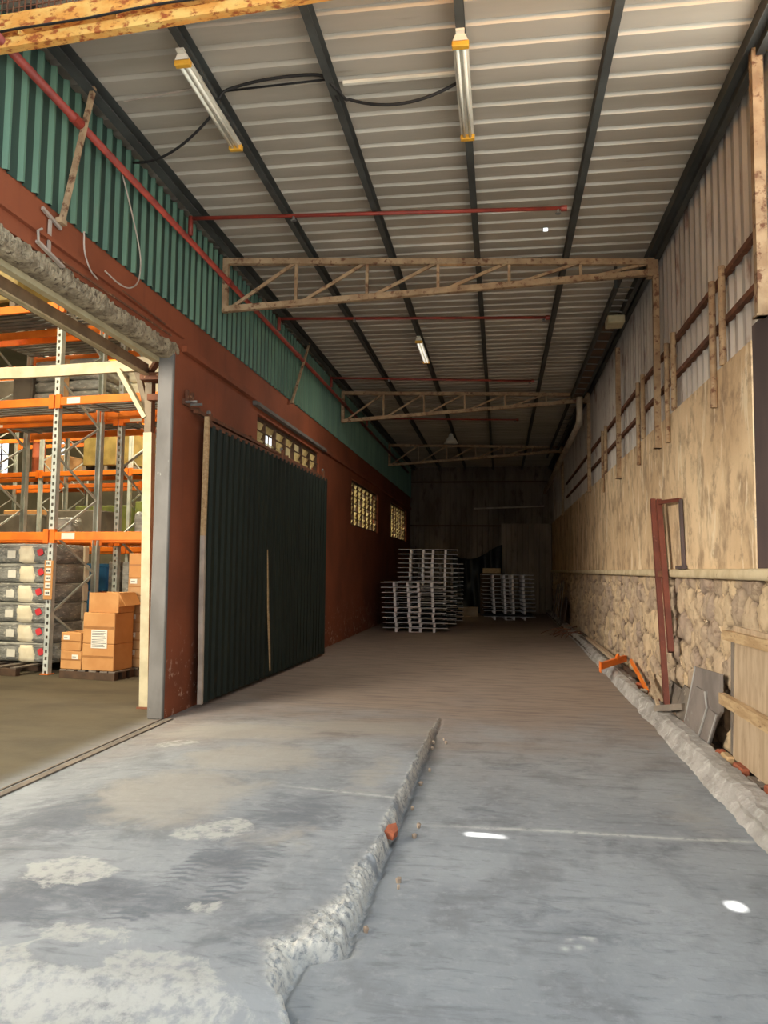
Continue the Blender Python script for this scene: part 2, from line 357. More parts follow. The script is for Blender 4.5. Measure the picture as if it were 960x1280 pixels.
# ------------------------------------------------------------------ floor
def build_floor():
    xs = np.concatenate([[-30, -20, -12, -8, -6, -5, -4.4, -4, -3.7], np.arange(-3.5, -1.1, .03), np.arange(-1.1, -.4, .008), np.arange(-.4, 1.53, .03), [1.9, 2.1, 4, 8, 14]])
    ys = np.concatenate([[-16, -10, -5, -2, 0, 1, 1.8], np.arange(2.3, 4.6, .010), np.arange(4.6, 9.4, .022), np.arange(9.6, 14, .25), [15, 17, 20, 24, 28, 30]])
    X, Y = np.meshgrid(xs, ys, indexing='ij')
    # broken slab edge: the slab on the left stands a little higher, its edge rubbed to rubble
    edge = -.63+.03*(fbm(Y*2.2, Y*0+3.3, 5)-.5)+.03*(fbm(Y*14, Y*0, 9)-.5)+.02*(fbm(Y*40, Y*0, 19)-.5)
    edge = edge-.16*sst(3.16, 3.02, Y)+.10*sst(2.8, 2.62, Y)
    wid = .022+.13*np.exp(-((Y-3.2)/.28)**2)+.05*np.exp(-((Y-3.8)/.3)**2)+.02*np.exp(-((Y-4.9)/.6)**2)
    hgt = .065*sst(8.15, 6.2, Y)*sst(2.45, 2.75, Y)+.012*sst(8.3, 8.0, Y)
    d = X-edge
    jag = (fbm(X*16, Y*16, 2, 5)-.5)
    rough = .5*(fbm(X*24, Y*24, 7, 3)-.5)+.8*(fbm(X*70, Y*70, 27, 2)-.37)
    q = np.clip(-d/wid+jag*1.3, 0, 1)
    lift = hgt*(.35*np.clip(-d/.012+rough, 0, 1)+.65*np.clip(q*1.2, 0, 1)**.7)*sst(-3.3, -2.4, X)
    groove = -.03*np.exp(-((d-.015)/.02)**2)*sst(8.3, 7.6, Y)*sst(2.4, 2.7, Y)
    band = np.exp(-((d+wid*.5)/(wid*.62))**2)*sst(8.3, 7.8, Y)*sst(2.4, 2.7, Y)
    inside = (sst(-3.4, -3.2, X)*sst(1.52, 1.4, X)*sst(2.2, 2.5, Y)*sst(9.4, 9., Y))
    Z = (lift+groove+band*rough*.055+.005*(fbm(X*4, Y*4, 1)-.5))*inside
    # door threshold groove
    broken = np.clip(band*1.1*inside, 0, 1)*sst(.33, .55, fbm(X*12, Y*12, 13)+.12)
    pat = np.zeros_like(X)
    for px, py, rx, ry, a in ((-2.07, 3.58, .22, .20, 1.), (-1.5, 2.62, .75, .17, .95), (-1.25, 2.76, .26, .16, .9), (-1.68, 3.0, .28, .11, .72), (-1.88, 3.61, .07, .06, .8), (-1.62, 4.2, .30, .22, .62),
                              (-1.5, 4.35, .16, .16, .72), (-1.55, 2.3, .9, .22, .9), (-1.95, 2.7, .3, .2, .8), (-2.75, 6.3, .35, .2, .66), (-1.25, 3.3, .16, .12, .6)):
        pat = np.maximum(pat, a*np.exp(-(((X-px)/rx)**2+((Y-py)/ry)**2)*.7))
    grime = np.zeros_like(X)
    for px, py, rx, ry, a in ((-2.6, 4.3, .7, .6, .75), (-1.75, 3.35, .7, .3, .7), (-1.35, 3.9, .35, .5, .7), (-1.2, 4.6, .4, .6, .7), (-2.2, 3.15, .6, .25, .7), (-1.0, 3.1, .3, .3, .55), (-1.9, 5.2, .5, .25, .6),
                              (.4, 3.6, .6, .4, .5), (-.1, 5.2, .4, .5, .5), (.8, 4.7, .5, .5, .45), (.3, 6.4, .7, .5, .5)):
        grime = np.maximum(grime, a*np.exp(-(((X-px)/rx)**2+((Y-py)/ry)**2)*.8))
    for tx, ty, hw, hl in ((-1.52, 3.55, .10, .55), (-1.22, 3.75, .09, .5)):     # tyre tread prints
        m = sst(hw, hw-.03, np.abs(X-tx-.12*(Y-ty)))*sst(hl, hl-.15, np.abs(Y-ty)); tr = sst(.0, .5, np.sin((Y+.35*np.abs(X-tx-.12*(Y-ty)))*2*PI/.055))
        grime = np.maximum(grime, m*tr*(.55+.5*fbm(X*6, Y*6, 83)))
    drift = np.zeros_like(X)
    for px, py, rx, ry, a in ((-2.1, 4.9, .6, .7, .85), (-1.9, 5.9, .7, .6, .8), (-2.4, 6.9, .9, .5, .9), (-1.3, 7.4, .9, .5, .85), (-1.2, 4.2, .4, .35, .55), (-.9, 5.6, .25, 1.2, .6), (1.2, 5.2, .3, .8, .55)):
        drift = np.maximum(drift, a*np.exp(-(((X-px)/rx)**2+((Y-py)/ry)**2)*.7))
    cl = 4.80+.02*(X+.3)+.01*np.sin(X*5); pale_line = np.exp(-((Y-cl)/.022)**2)*sst(-.75, .2, X)*sst(1.5, 1.4, X)*(.45+.45*fbm(X*3, Y*0+1.2, 77))  # thin pale lines across the slab
    cl = 5.15-.16*(X+1.3); pale_line = np.maximum(pale_line, .5*np.exp(-((Y-cl)/.018)**2)*sst(-1.6, -1.2, X)*sst(-.62, -.7, X))
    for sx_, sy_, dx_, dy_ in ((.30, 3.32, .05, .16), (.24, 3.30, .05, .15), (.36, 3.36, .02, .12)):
        tt = np.clip(((X-sx_)*dx_+(Y-sy_)*dy_)/(dx_**2+dy_**2), 0, 1); pale_line = np.maximum(pale_line, .5*np.exp(-(np.hypot(X-sx_-tt*dx_, Y-sy_-tt*dy_)/.007)**2))
    gridmesh('floor', np.stack([X, Y, Z], -1), 'floor', dict(patch=pat, drift=drift, broken=broken, pale_line=pale_line, grime=grime))
build_floor()
# steel-lipped joint under the big opening
b = MB(); b.box(-3.36, -3.30, 2.0, 7.55, .0, .012); b.box(-3.42, -3.40, 2.0, 7.55, .0, .008)
b.build('trim_1', 'woodgrey', kind='structure')

# ------------------------------------------------------------------ left wall: red band, windows, green sheet
WIN = [(10.33, 14.08, 2.50, 3.72), (17.3, 21.2, 2.55, 3.62), (23.6, 27.7, 2.55, 3.66)]
b = MB(); T0, T1 = XL-.15, XL
b.box(T0, T1, -6, 7.55, 3.88, 4.28)
y = 7.55
for w0, w1, z0, z1 in WIN:
    b.box(T0, T1, y, w0, 0, 4.28); b.box(T0, T1, w0, w1, 0, z0); b.box(T0, T1, w0, w1, z1, 4.28); y = w1
b.box(T0, T1, y, YB, 0, 4.28)
b.box(T1, T1+.035, -6, 7.7, 4.0, 4.035); b.box(T1, T1+.06, 7.7, 10.1, 3.86, 3.93)   # raised bands in the render
b.box(T1, T1+.05, 14.4, YB, 3.80, 3.88)
b.build('wall_left', 'red', kind='structure', origin=(0, 0, 0))
# broken concrete underside of the lintel
n = 150; ys = np.linspace(-2, 7.62, n*4); prof = [(XL+.004, 3.885), (XL+.006, 3.85), (XL+.004, 3.81), (XL-.004, 3.775), (XL-.03, 3.755), (XL-.06, 3.745), (XL-.09, 3.742), (XL-.12, 3.74), (XL-.16, 3.75), (XL-.20, 3.80), (XL-.20, 3.9)]
P = np.zeros((len(ys), len(prof), 3))
for k, (x, z) in enumerate(prof):
    j = .04*(fbm(ys*5, ys*0+k*.8, 3)-.5)+.045*(fbm(ys*23, ys*0+k*1.7, 8)-.5)
    P[:, k] = np.stack([x+j*(k < 5), ys, z+j*(.8 if k < 5 else .2)], -1)
gridmesh('trim_2', P, 'roughconc', smooth=False)
b = MB(); b.box(XL-.225, XL-.155, -2, 7.5, 3.70, 3.755); b.build('trim_3', 'cream', kind='structure')
# grey plastered end of the wall at the opening
b = MB(); b.cbox(XL-.165, XL+.002, 7.50, 7.556, 0, 3.80, .01); b.build('trim_4', 'jamb', kind='structure')
# pale concrete drip ledge over the first window
b = MB(); b.box(XL, XL+.075, 10.1, 14.4, 3.80, 3.85); b.box(XL, XL+.02, 10.1, 14.4, 3.85, 3.88); b.build('trim_5', 'jamb', kind='structure')
# green corrugated upper wall
b = MB(); pr = ribs(-5, YB, .17, .022, .016, .034)
b.sheet(pr, 4.27, 5.36, lambda u, w, a: (XL+.005+w, u, a))
o = b.build('wall_left_upper', 'green', kind='structure', origin=(0, 0, 0)); o.data.materials.append(M['greenlit'])
for i, p in enumerate(o.data.polygons): p.material_index = int(pr[i][1] > 0 or pr[i+1][1] > 0 if i % 4 != 3 else 0)
b = MB(); b.box(XL-.6, XL-.06, -5, YB, 4.2, 8.6); b.build('wall_warehouse_side', 'wallware', kind='structure', origin=(0, 0, 0))
# windows
for k, (w0, w1, z0, z1) in enumerate(WIN):
    r = MB(); e = .04; x0, x1 = XL-.11, XL-.05
    for q in ((w0, w0+e, z0, z1), (w1-e, w1, z0, z1)): r.box(x0, x1, *q)
    for q in ((w0+e, w1-e, z0, z0+e), (w0+e, w1-e, z1-e, z1)): r.box(x0, x1, *q)
    nb = 7
    for i in range(1, nb): yy = w0+(w1-w0)*i/nb; r.box(x0, x1, yy-.022, yy+.022, z0+e, z1-e)
    nh = 6
    for i in range(1, nh): zz = z0+(z1-z0)*i/nh; r.box(XL-.045, XL-.033, w0, w1, zz-.010, zz+.010)
    fr = r.build('window_%d' % (k+1), 'wooddark', kind='structure')
    for i in range(nb):
        ya = w0+(w1-w0)*i/nb+.024; yb = w0+(w1-w0)*(i+1)/nb-.024; g = MB()
        for j in range(9):
            if (i*5+j*3+k) % 11 in (0, 4) or (k == 0 and i in (1, 3) and j % 2): continue
            zz = z0+e+(z1-z0-2*e)*(j+.5)/9
            if zz+.05 > z1-e: continue
            g.hexa([(x0-.01, ya, zz-.05), (x0-.004, ya, zz-.05), (x0-.004, yb, zz-.05), (x0-.01, yb, zz-.05), (x0+.035, ya, zz+.045), (x0+.041, ya, zz+.045), (x0+.041, yb, zz+.045), (x0+.035, yb, zz+.045)])
        g.build('louvre_glass', 'glass', fr)

# ------------------------------------------------------------------ roof, with a lifted lap and two holes in the sheets
b = MB(); prof = ribs(4.5, YB+.2, .245, .03, .018, .035)
XA, XB = XL-.1, 2.08
HOLES = [(9.40, 9.465, -.80, -.48), (8.65, 8.69, .48, .53)]
def seg(u0, w0, u1, w1, xa, xb):
    b.add([(xa, u0, ZR+w0), (xb, u0, ZR+w0), (xb, u1, ZR+w1), (xa, u1, ZR+w1)], [(0, 3, 2, 1)])
pts = []
cuts = sorted({c for h in HOLES for c in h[:2]})
for (u0, w0), (u1, w1) in zip(prof[:-1], prof[1:]):
    us = [u0]+[c for c in cuts if u0 < c < u1]+[u1]
    for a, c in zip(us[:-1], us[1:]):
        wa = w0+(w1-w0)*(a-u0)/max(u1-u0, 1e-6); wc = w0+(w1-w0)*(c-u0)/max(u1-u0, 1e-6)
        hh = [h for h in HOLES if h[0] <= a+1e-5 and c <= h[1]+1e-5]
        if hh: seg(a, wa, c, wc, XA, hh[0][2]); seg(a, wa, c, wc, hh[0][3], XB)
        else: seg(a, wa, c, wc, XA, XB)
b.build('ceiling', 'roof', kind='structure', origin=(0, 0, 0))

PUR = [(-3.22, .09, 'dark steel roof purlin hugging the green upper wall'), (-2.27, .06, 'dark roof purlin carrying the left batten light'),
       (-1.31, .06, 'dark roof purlin the black cables loop around, between the two near lights'), (-.28, .06, 'dark roof purlin carrying the centre batten light'),
       (.78, .06, 'dark roof purlin over the capped ends of the red sprinkler branches')]
for x, w, lb in PUR:
    b = MB(); b.box(x-w/2, x+w/2, 4.6, YB, 5.30, 5.305); b.box(x-w/2, x-w/2+.006, 4.6, YB, 5.305, ZR); b.box(x-w/2, x+w/2, 4.6, YB, ZR-.006, ZR-.001)
    tag(b.build('roof_purlin', 'purlin'), lb, 'purlin', 'roof purlins')
b = MB(); b.box(1.74, 1.82, 4.9, YB, 5.34, 5.41); b.box(1.82, 1.88, 4.9, YB, 5.28, 5.35); b.box(1.74, 1.745, 4.9, YB, 5.30, 5.34)
tag(b.build('eaves_purlin', 'purlin'), 'dark double steel eaves purlin along the top of the right sheet wall', 'purlin')

# ------------------------------------------------------------------ right wall
def build_stone():
    ys = np.concatenate([np.arange(2.4, 9, .028), np.arange(9, 15, .05), np.arange(15, YB+.1, .12)]); zs = np.arange(-.02, 1.53, .028)
    Yg, Zg = np.meshgrid(ys, zs, indexing='ij')
    cw, ch = .28, .27
    wy = Yg+.22*(fbm(Yg*4, Zg*4, 21)-.5); wz = Zg+.22*(fbm(Yg*4, Zg*4, 31)-.5)
    ci = np.floor(wy/cw); cj = np.floor(wz/ch); F1 = np.full(Yg.shape, 9.); F2 = F1.copy(); ID = F1*0
    for a in (-1, 0, 1):
        for c in (-1, 0, 1):
            i = ci+a; j = cj+c
            py = (i+.1+.8*hsh(i, j, 1)+.5*(j % 2))*cw; pz = (j+.1+.8*hsh(i, j, 2))*ch
            dd = np.hypot((wy-py)/cw, (wz-pz)/ch)
            n1 = dd < F1; F2 = np.where(n1, F1, np.minimum(F2, dd)); ID = np.where(n1, hsh(i, j, 3), ID); F1 = np.where(n1, dd, F1)
    e = F2-F1; joint = 1-sst(.02, .16, e)
    bulge = sst(0, .25, e)*(.025+.035*ID)+.07*(fbm(Yg*7, Zg*7, 41)-.5)+.035*(fbm(Yg*26, Zg*26, 44)-.5)
    gridmesh('wall_right_stone', np.stack([XR+.05-bulge, Yg, Zg], -1)[:, ::-1], 'stone', dict(tone=ID[:, ::-1], joint=joint[:, ::-1]))
build_stone()
b = MB(); b.box(XR+.05, XR+.4, 2.4, YB, 0, 1.5); b.build('wall_right_core', 'plaster', kind='structure', origin=(0, 0, 0))
# thin cement ledge
ys = np.linspace(2.4, YB, 240); prof = [(XR+.03, 1.495), (XR-.05, 1.5), (XR-.06, 1.52), (XR-.055, 1.575), (XR-.02, 1.585), (XR+.03, 1.585)]
P = np.zeros((len(ys), len(prof), 3))
for k, (x, z) in enumerate(prof):
    j = .018*(fbm(ys*5, ys*0+k*.4, 17)-.5); P[:, k] = np.stack([x+j, ys, z+j*.5], -1)
gridmesh('trim_6', P, 'ledge')
b = MB(); b.box(XR, XR+.22, 6.02, YB, 1.585, 3.30); b.build('wall_right', 'plaster', kind='structure', origin=(0, 0, 0))
b = MB(); b.sheet(ribs(5.52, YB, .215, .045, .03, .03), 3.28, 5.46, lambda u, w, a: (XR+.09-w, u, a)); b.build('wall_right_upper', 'rightsheet', kind='structure', origin=(0, 0, 0))
# dark steel gate sheet at the near end of the wall
b = MB(); b.cbox(XR+.0, XR+.02, 4.3, 5.99, 1.586, 3.40, .004)
for z in (2.0, 2.95): b.bar((XR+.04, 4.3, z), (XR+.04, 5.9, z), .04, .05)
tag(b.build('steel_sheet', 'darksheet'), 'dark brown steel sheet upright on the ledge at the near end of the plaster wall', 'steel sheet')

# ------------------------------------------------------------------ back wall
b = MB(); b.sheet(ribs(XL-.05, XR+.2, .2, .045, .03, .03), 0, ZR, lambda u, w, a: (u, YB-w, a)); b.build('wall_back', 'backsheet', kind='structure', origin=(0, 0, 0))
b = MB(); b.sheet(ribs(.02, 1.84, .2, .05, .03, .035), 0, 3.28, lambda u, w, a: (u, YB-.12-w, a)); b.box(.02, 1.84, YB-.11, YB-.05, 3.2, 3.28)
tag(b.build('corrugated_panel', 'backsheet2'), 'paler corrugated steel panel standing against the right half of the back wall', 'metal panel')
b = MB(); b.tube([(-1.0, YB-.12, 3.84), (1.58, YB-.12, 3.93)], .03); tag(b.build('back_wall_pipe', 'pvc'), 'pale thin pipe running level across the back wall above head height', 'pipe')
for z in (4.85, 3.2):
    b = MB(); b.box(XL, 1.8 if z > 4 else 0, YB-.09, YB-.04, z-.03, z+.03)
    tag(b.build('girt', 'wooddark'), 'dark girt across the back wall, '+('just under the roof' if z > 4 else 'behind the tarpaulin'), 'rail')

# ------------------------------------------------------------------ roof trusses and their columns
def lerp(a, b, t): return tuple(a[i]+(b[i]-a[i])*t for i in range(3))
def truss(L, R, label, s=.07, n=6):
    t = thing('roof_truss', label, 'truss', (L[0], L[1], 4.6), 0, 'roof trusses')
    TL, TR = (L[0], L[1], 5.255), (R[0], R[1], 5.265); BL, BR = (L[0], L[1], 4.66), (R[0], R[1], 5.14)
    MB().bar(TL, TR, s, s).build('top_chord', 'rust', t); MB().bar(BL, BR, s, s).build('bottom_chord', 'rust', t)
    MB().bar(lerp(BL, TL, -.06), lerp(TL, BL, -.06), s*.9, s*.9, (0, 1, 0)).build('end_post', 'rust', t)
    for i in range(n):
        a, c = (i+0.)/n, (i+1.)/n
        MB().bar(lerp(BL, BR, a+.01), lerp(TL, TR, c), .035, .035).build('diagonal', 'rust', t)
        if i < n-1: MB().bar(lerp(BL, BR, c), lerp(TL, TR, c), .035, .035, (0, 1, 0)).build('vertical', 'rust', t)
    MB().box(R[0]-.06, R[0]+.06, R[1]-.06, R[1]+.06, 5.08, 5.30).build('end_plate', 'rust', t)
    return t
truss((XL+.10, 8.69), (1.80, 9.37), 'nearest rusty tapering lattice truss under the roof')
truss((XL+.10, 15.72), (1.79, 16.42), 'second rusty lattice truss, beyond the small batten light')
truss((XL+.10, 22.6), (1.79, 23.4), 'farthest lattice truss, dark against the back wall')
def post(x, y, z0, z1, label, w=.07, m='rust', group='rusty wall posts', name='steel_post'):
    b = MB()
    if w > .065: b.bar((x, y, z0), (x, y, z1), w, w, (0, 1, 0)); b.box(x-.05, x+.04, y-.05, y+.05, z0, z0+.015)
    else: b.tube([(x, y, z0), (x, y, z1)], w/2, 10)
    return tag(b.build(name, m), label, 'post', group)
post(1.828, 9.33, 3.0, 5.09, 'rusty post from the plaster wall up to the nearest truss')
post(1.828, 16.42, 3.2, 5.09, 'rusty post from the plaster wall up to the second truss')
post(1.828, 12.35, 3.0, 5.08, 'rusty post midway between the first two trusses')
post(1.828, 23.4, 3.2, 5.09, 'dark rusty post under the farthest truss')
post(1.83, 5.66, 3.36, 5.36, 'broad rusty post at the open near end of the sheet wall', .075, 'rust')
for y, n, q in ((6.86, 'nearest', 0), (8.72, 'beside the nearest truss post,', 1), (10.55, 'third pair along, just beyond the truss', 2), (14.2, 'fourth pair along', 3)):
    w = ['nearest pair of stub posts on the plaster wall', 'pair of stub posts beside the nearest truss post', 'pair of stub posts just beyond the nearest truss post', 'farthest pair of stub posts, before the second truss'][q]
    post(1.832, y+.08, 2.98, 4.10, 'lower, outer rusty tube of the '+w, .06, 'rust', name='stub_post')
    post(1.86, y-.12, 3.30, 4.16, 'taller, inner rusty tube of the '+w, .06, 'rust', name='stub_post')
for z, lb in ((4.10, 'upper brown rail along the right sheet wall'), (3.70, 'lower brown rail along the right sheet wall')):
    b = MB(); b.bar((1.905, 5.9, z), (1.905, 17.2, z), .05, .05); b.bar((1.905, 17.2, z), (1.905, 23, z), .045, .045)
    tag(b.build('wall_rail', 'rustdark'), lb, 'rail')

# ------------------------------------------------------------------ girder across the entrance
rz = math.atan2(-.08, 1.)
t = thing('entrance_girder', 'rust-streaked yellow girder with wire mesh on top across the entrance, nearest the camera', 'girder', (-3.29, 4.42, 4.95), rz)
L0, L1 = -.12, 5.4
MB().box(L0, L1, -.03, .03, 0, .065).build('bottom_flange', 'rustor', t, local=True)
MB().box(L0, L1, .0, .02, .065, .26).build('web', 'rustor', t, local=True)
MB().box(L0, L1, -.05, .0, .095, .21).build('upper_plate', 'rustor', t, local=True)
for i in range(7): x = .18+.72*i; MB().box(x-.012, x+.012, -.045, .0, .066, .094).build('stiffener', 'rustor', t, local=True)
b = MB()
for i in range(int((L1-L0)/.045)): x = L0+.02+.045*i; b.box(x-.004, x+.004, .004, .010, .26, .72)
for i in range(9): z = .30+.05*i; b.box(L0, L1, .010, .016, z-.003, z+.003)
b.build('wire_mesh', 'rustdark', t, local=True)
b = MB(); c, s = math.cos(rz), math.sin(rz)
def gp(x, y, z): return (-3.29+x*c-y*s, 4.42+x*s+y*c, 4.95+z)
b.tube([gp(-.1+.27*i, -.06, .085+.006*math.sin(i*1.7)) for i in range(20)], .008, 8)
tag(b.build('girder_cable', 'black', smooth=True), 'black cable clipped along the yellow entrance girder', 'cable')

# ------------------------------------------------------------------ sprinkler pipes
XP = -3.2
t = thing('sprinkler_main', 'long red sprinkler pipe running the length of the green wall', 'pipe', (XP-.06, 3.2, 5.0))
MB().tube([(XP-.06, 2.6, 5.0), (XP-.06, 27, 5.0)], .032, 12).build('pipe', 'redpipe', t, smooth=True)
for y in (5.3, 8.7, 11.9, 15.7, 19.0, 22.4): MB().tube([(XP-.06, y-.05, 5.0), (XP-.06, y+.05, 5.0)], .042, 12).build('coupling', 'redpipe', t)
for q, (y0, y1, x1, lb) in enumerate(((7.42, 7.68, .63, 'nearest red sprinkler branch under the roof, in front of the first truss'), (10.68, 11.08, .67, 'second red sprinkler branch, just behind the first truss'),
                        (14.2, 14.85, .61, 'third red sprinkler branch, before the second truss'), (18.2, 18.7, .4, 'fourth red sprinkler branch, beyond the second truss'))):
    t = thing('sprinkler_branch', lb, 'pipe', (XP-.02, y0, 5.0), 0, 'sprinkler branches')
    MB().tube([(XP-.02, y0, 5.2), (x1, y1, 5.2)], .02, 10).build('pipe', 'redpipe', t, smooth=True)
    MB().tube([(XP-.02, y0, 5.02), (XP-.02, y0, 5.22)], .026, 10).build('riser', 'redpipe', t, smooth=True)
    MB().tube([(x1-.03, y1, 5.2), (x1+.03, y1, 5.2)], .03, 10).build('end_cap', 'redpipe', t)
    for f in (.28, .985):
        x = XP+(x1-XP)*f; y = y0+(y1-y0)*f
        h = MB().tube([(x, y, 5.22), (x, y, 5.15)], .016, 8).build('sprinkler_head', 'steelgrey', t)
        MB().tube([(x, y, 5.152), (x, y, 5.145)], .03, 10).build('deflector', 'steelgrey', h)
for (p0, p1, lb) in (((-3.20, 5.42, 5.34), (-3.34, 5.29, 4.2), 'nearest thin brown strut from roof edge to red wall'), ((-3.20, 12.4, 5.34), (-3.34, 11.9, 4.24), 'farther thin strut crossing the sprinkler pipe beyond the first truss')):
    b = MB(); b.bar(p0, p1, .035, .035, (0, 1, 0)); b.box(p1[0]-.03, p1[0]+.02, p1[1]-.04, p1[1]+.04, p1[2]-.03, p1[2]+.01)
    tag(b.build('wall_strut', 'rust'), lb, 'strut', 'wall struts')

# ------------------------------------------------------------------ lights
M['littube'] = pm('lit_glass_tube', (238, 234, 216))
q = M['littube'].node_tree.nodes['Principled BSDF']; q.inputs['Emission Color'].default_value = (1, .95, .84, 1); q.inputs['Emission Strength'].default_value = .35
def batten(x, y0, y1, label, z=5.235, lit=False):
    t = thing('batten_light', label, 'ceiling light', (x, (y0+y1)/2, z), 0, 'batten lights under the roof')
    b = MB(); b.prism([(x-.055, y0, z), (x+.055, y0, z), (x+.035, y0, z+.05), (x-.035, y0, z+.05)], (0, y1-y0, 0)); b.build('housing', 'lampwhite', t)
    for dx in (-.024, .024): MB().tube([(x+dx, y0+.045, z-.018), (x+dx, y1-.045, z-.018)], .013, 10).build('tube', 'littube' if lit else 'tube', t, smooth=True)
    for y in (y0+.025, y1-.025): MB().cbox(x-.06, x+.06, y-.025, y+.025, z-.035, z+.01, .006).build('lamp_holder', 'yellow', t)
    for y in (y0-.02, y0+.3, y1-.3): MB().box(x-.03, x+.03, y-.02, y+.02, z+.048, 5.302).build('bracket', 'lampwhite', t)
batten(-2.30, 5.05, 6.24, 'unlit white batten light on the left purlin')
batten(-.28, 5.12, 6.34, 'unlit white batten light on the centre purlin')
batten(-1.31, 12.1, 13.4, 'small distant batten light beyond the first truss', lit=True)
t = thing('pendant_lamp', 'small bell-shaped pendant lamp far back between the second and third trusses', 'pendant lamp', (-1.33, 20.6, 5.0))
MB().tube([(-1.33, 20.6, 5.31), (-1.33, 20.6, 5.2)], .012, 8).build('stem', 'steelgrey', t)
MB().tube([(-1.33, 20.6, 5.22), (-1.33, 20.6, 5.16), (-1.33, 20.6, 5.08), (-1.33, 20.6, 4.95)], [.05, .06, .12, .2], 16).build('lamp_shade', 'lampwhite', t, smooth=True)

# ------------------------------------------------------------------ cables and small wall fittings
b = MB(); b.tube(arc((-2.32, 5.75, 5.27), (-3.22, 6.15, 5.12), .12, side=(0, 0, 0)), .011, 8)
tag(b.build('drooping_cable', 'black', smooth=True), 'black cable drooping from the left batten light to the green wall', 'cable')
b = MB(); b.tube(spline([(-2.24, 5.62, 5.29), (-2.15, 5.60, 5.35), (-1.8, 5.56, 5.38), (-1.4, 5.55, 5.37), (-1.28, 5.58, 5.28), (-1.22, 5.75, 5.28)])+arc((-1.2, 5.78, 5.3), (-.33, 5.68, 5.3), .1), .012, 8)
b.tube([(-2.2, 5.66, 5.38), (-1.36, 5.64, 5.39), (-1.28, 5.75, 5.27)], .009, 8)
tag(b.build('cable_bundle', 'black', smooth=True), 'black cable bundle looping between the two near batten lights', 'cable')
b = MB(); b.box(-1.24, -.32, 5.70, 5.73, 5.385, 5.41); tag(b.build('cable_trunking', 'lampwhite'), 'thin white trunking strip beside the black cable bundle', 'trunking')
b = MB(); b.tube([(-2.36, 5.62, 5.405), (-3.1, 5.72, 5.405)], .006, 8); tag(b.build('thin_wire', 'conduit'), 'thin pale wire under the roof left of the left batten light', 'cable')
b = MB(); b.tube(spline([(-3.33, 6.15, 5.05), (-3.34, 6.4, 4.75), (-3.33, 6.55, 4.45), (-3.32, 6.52, 4.2), (-3.31, 6.35, 4.06), (-3.31, 6.15, 4.02), (-3.34, 5.95, 4.06)]), .007, 8)
tag(b.build('hanging_cable', 'conduit', smooth=True), 'pale loose cable hanging down the green wall onto the red band', 'cable')
b = MB(); b.tube(spline([(-3.35, 5.62, 4.26), (-3.35, 5.64, 4.1), (-3.34, 5.72, 3.98), (-3.35, 5.86, 3.95)]), .007, 8)
tag(b.build('conduit_stub', 'conduit', smooth=True), 'short bent pale conduit on the red band beside the white bracket', 'conduit')
b = MB(); b.box(-3.385, -3.37, 5.18, 5.21, 3.9, 4.16); b.bar((-3.37, 5.08, 4.20), (-3.37, 5.33, 4.15), .02, .025); b.bar((-3.36, 5.02, 3.92), (-3.36, 5.36, 3.86), .03, .02); b.tube([(-3.35, 5.02, 3.92), (-3.33, 4.98, 3.98), (-3.34, 5.04, 4.02)], .01, 6)
tag(b.build('wall_bracket', 'conduit'), 'white I-shaped bracket on the red lintel above the opening', 'bracket')
b = MB(); b.bar((-3.365, 5.3, 3.90), (-3.365, 7.35, 3.93), .015, .015); b.bar((-3.365, 6.3, 4.02), (-3.365, 7.2, 4.0), .014, .014)
tag(b.build('lintel_pipe', 'rustdark'), 'thin dark pipe along the red lintel under the green sheet', 'pipe')

# ------------------------------------------------------------------ sliding door
t = thing('sliding_door', 'dark green corrugated sliding door hung in front of the red wall', 'sliding door', (XL+.14, 8.15, 0))
b = MB()
pr = ribs(8.2, 13.62, .19, .04, .03, .03)
lean = lambda y: XL+.12+(y-8.2)*.028
b.sheet(pr, .05, 3.16, lambda u, w, a: (lean(u)+w, u, a))
b.sheet(pr, .05, 3.16, lambda u, w, a: (lean(u)+w-.012, u, a))
b.build('panel', 'greendoor', t)
MB().bar((lean(8.16)+.02, 8.16, .05), (lean(8.16)+.0, 8.16, 1.9), .05, .05, (0, 1, 0)).build('edge_post', 'conduit', t)
MB().bar((lean(8.16)+.0, 8.16, 1.9), (lean(8.16)+.01, 8.16, 3.24), .05, .05, (0, 1, 0)).build('edge_post', 'wood', t)
MB().bar((lean(8.2)-.01, 8.2, 3.165), (lean(13.6)-.01, 13.6, 3.15), .05, .05).build('top_rail', 'rustdark', t)
b = MB(); zz = [.12, .35, .7, 1., 1.4, 1.8]; yy = [10.46, 10.42, 10.36, 10.30, 10.26, 10.22]; ww = [.03, .05, .07, .05, .035, .01]
for i in range(5):
    x = lean(10.3)+.042
    b.hexa([(x, yy[i]-ww[i]/2, zz[i]), (x+.012, yy[i]-ww[i]/2, zz[i]), (x+.012, yy[i]+ww[i]/2, zz[i]), (x, yy[i]+ww[i]/2, zz[i]), (x, yy[i+1]-ww[i+1]/2, zz[i+1]), (x+.012, yy[i+1]-ww[i+1]/2, zz[i+1]), (x+.012, yy[i+1]+ww[i+1]/2, zz[i+1]), (x, yy[i+1]+ww[i+1]/2, zz[i+1])])
tag_o = b.build('torn_seam', 'wood', t); tag_o['label'] = 'pale bent strip where the door sheets have come apart'
for y in (8.3, 11., 13.4):
    h = MB().box(lean(y)-.03, lean(y)+.0, y-.03, y+.03, 3.15, 3.30).build('hanger', 'rustdark', t)
    MB().tube([(lean(y)-.05, y, 3.31), (lean(y)-.02, y, 3.31)], .03, 12).build('roller', 'steelgrey', h)
b = MB(); b.box(XL+.05, XL+.10, 7.95, 14.2, 3.245, 3.285)
for y in (8., 9.8, 11.6, 13.4): b.box(XL, XL+.1, y-.02, y+.02, 3.285, 3.31)
tag(b.build('door_track', 'rustdark'), 'rusty overhead track above the green sliding door', 'door track')
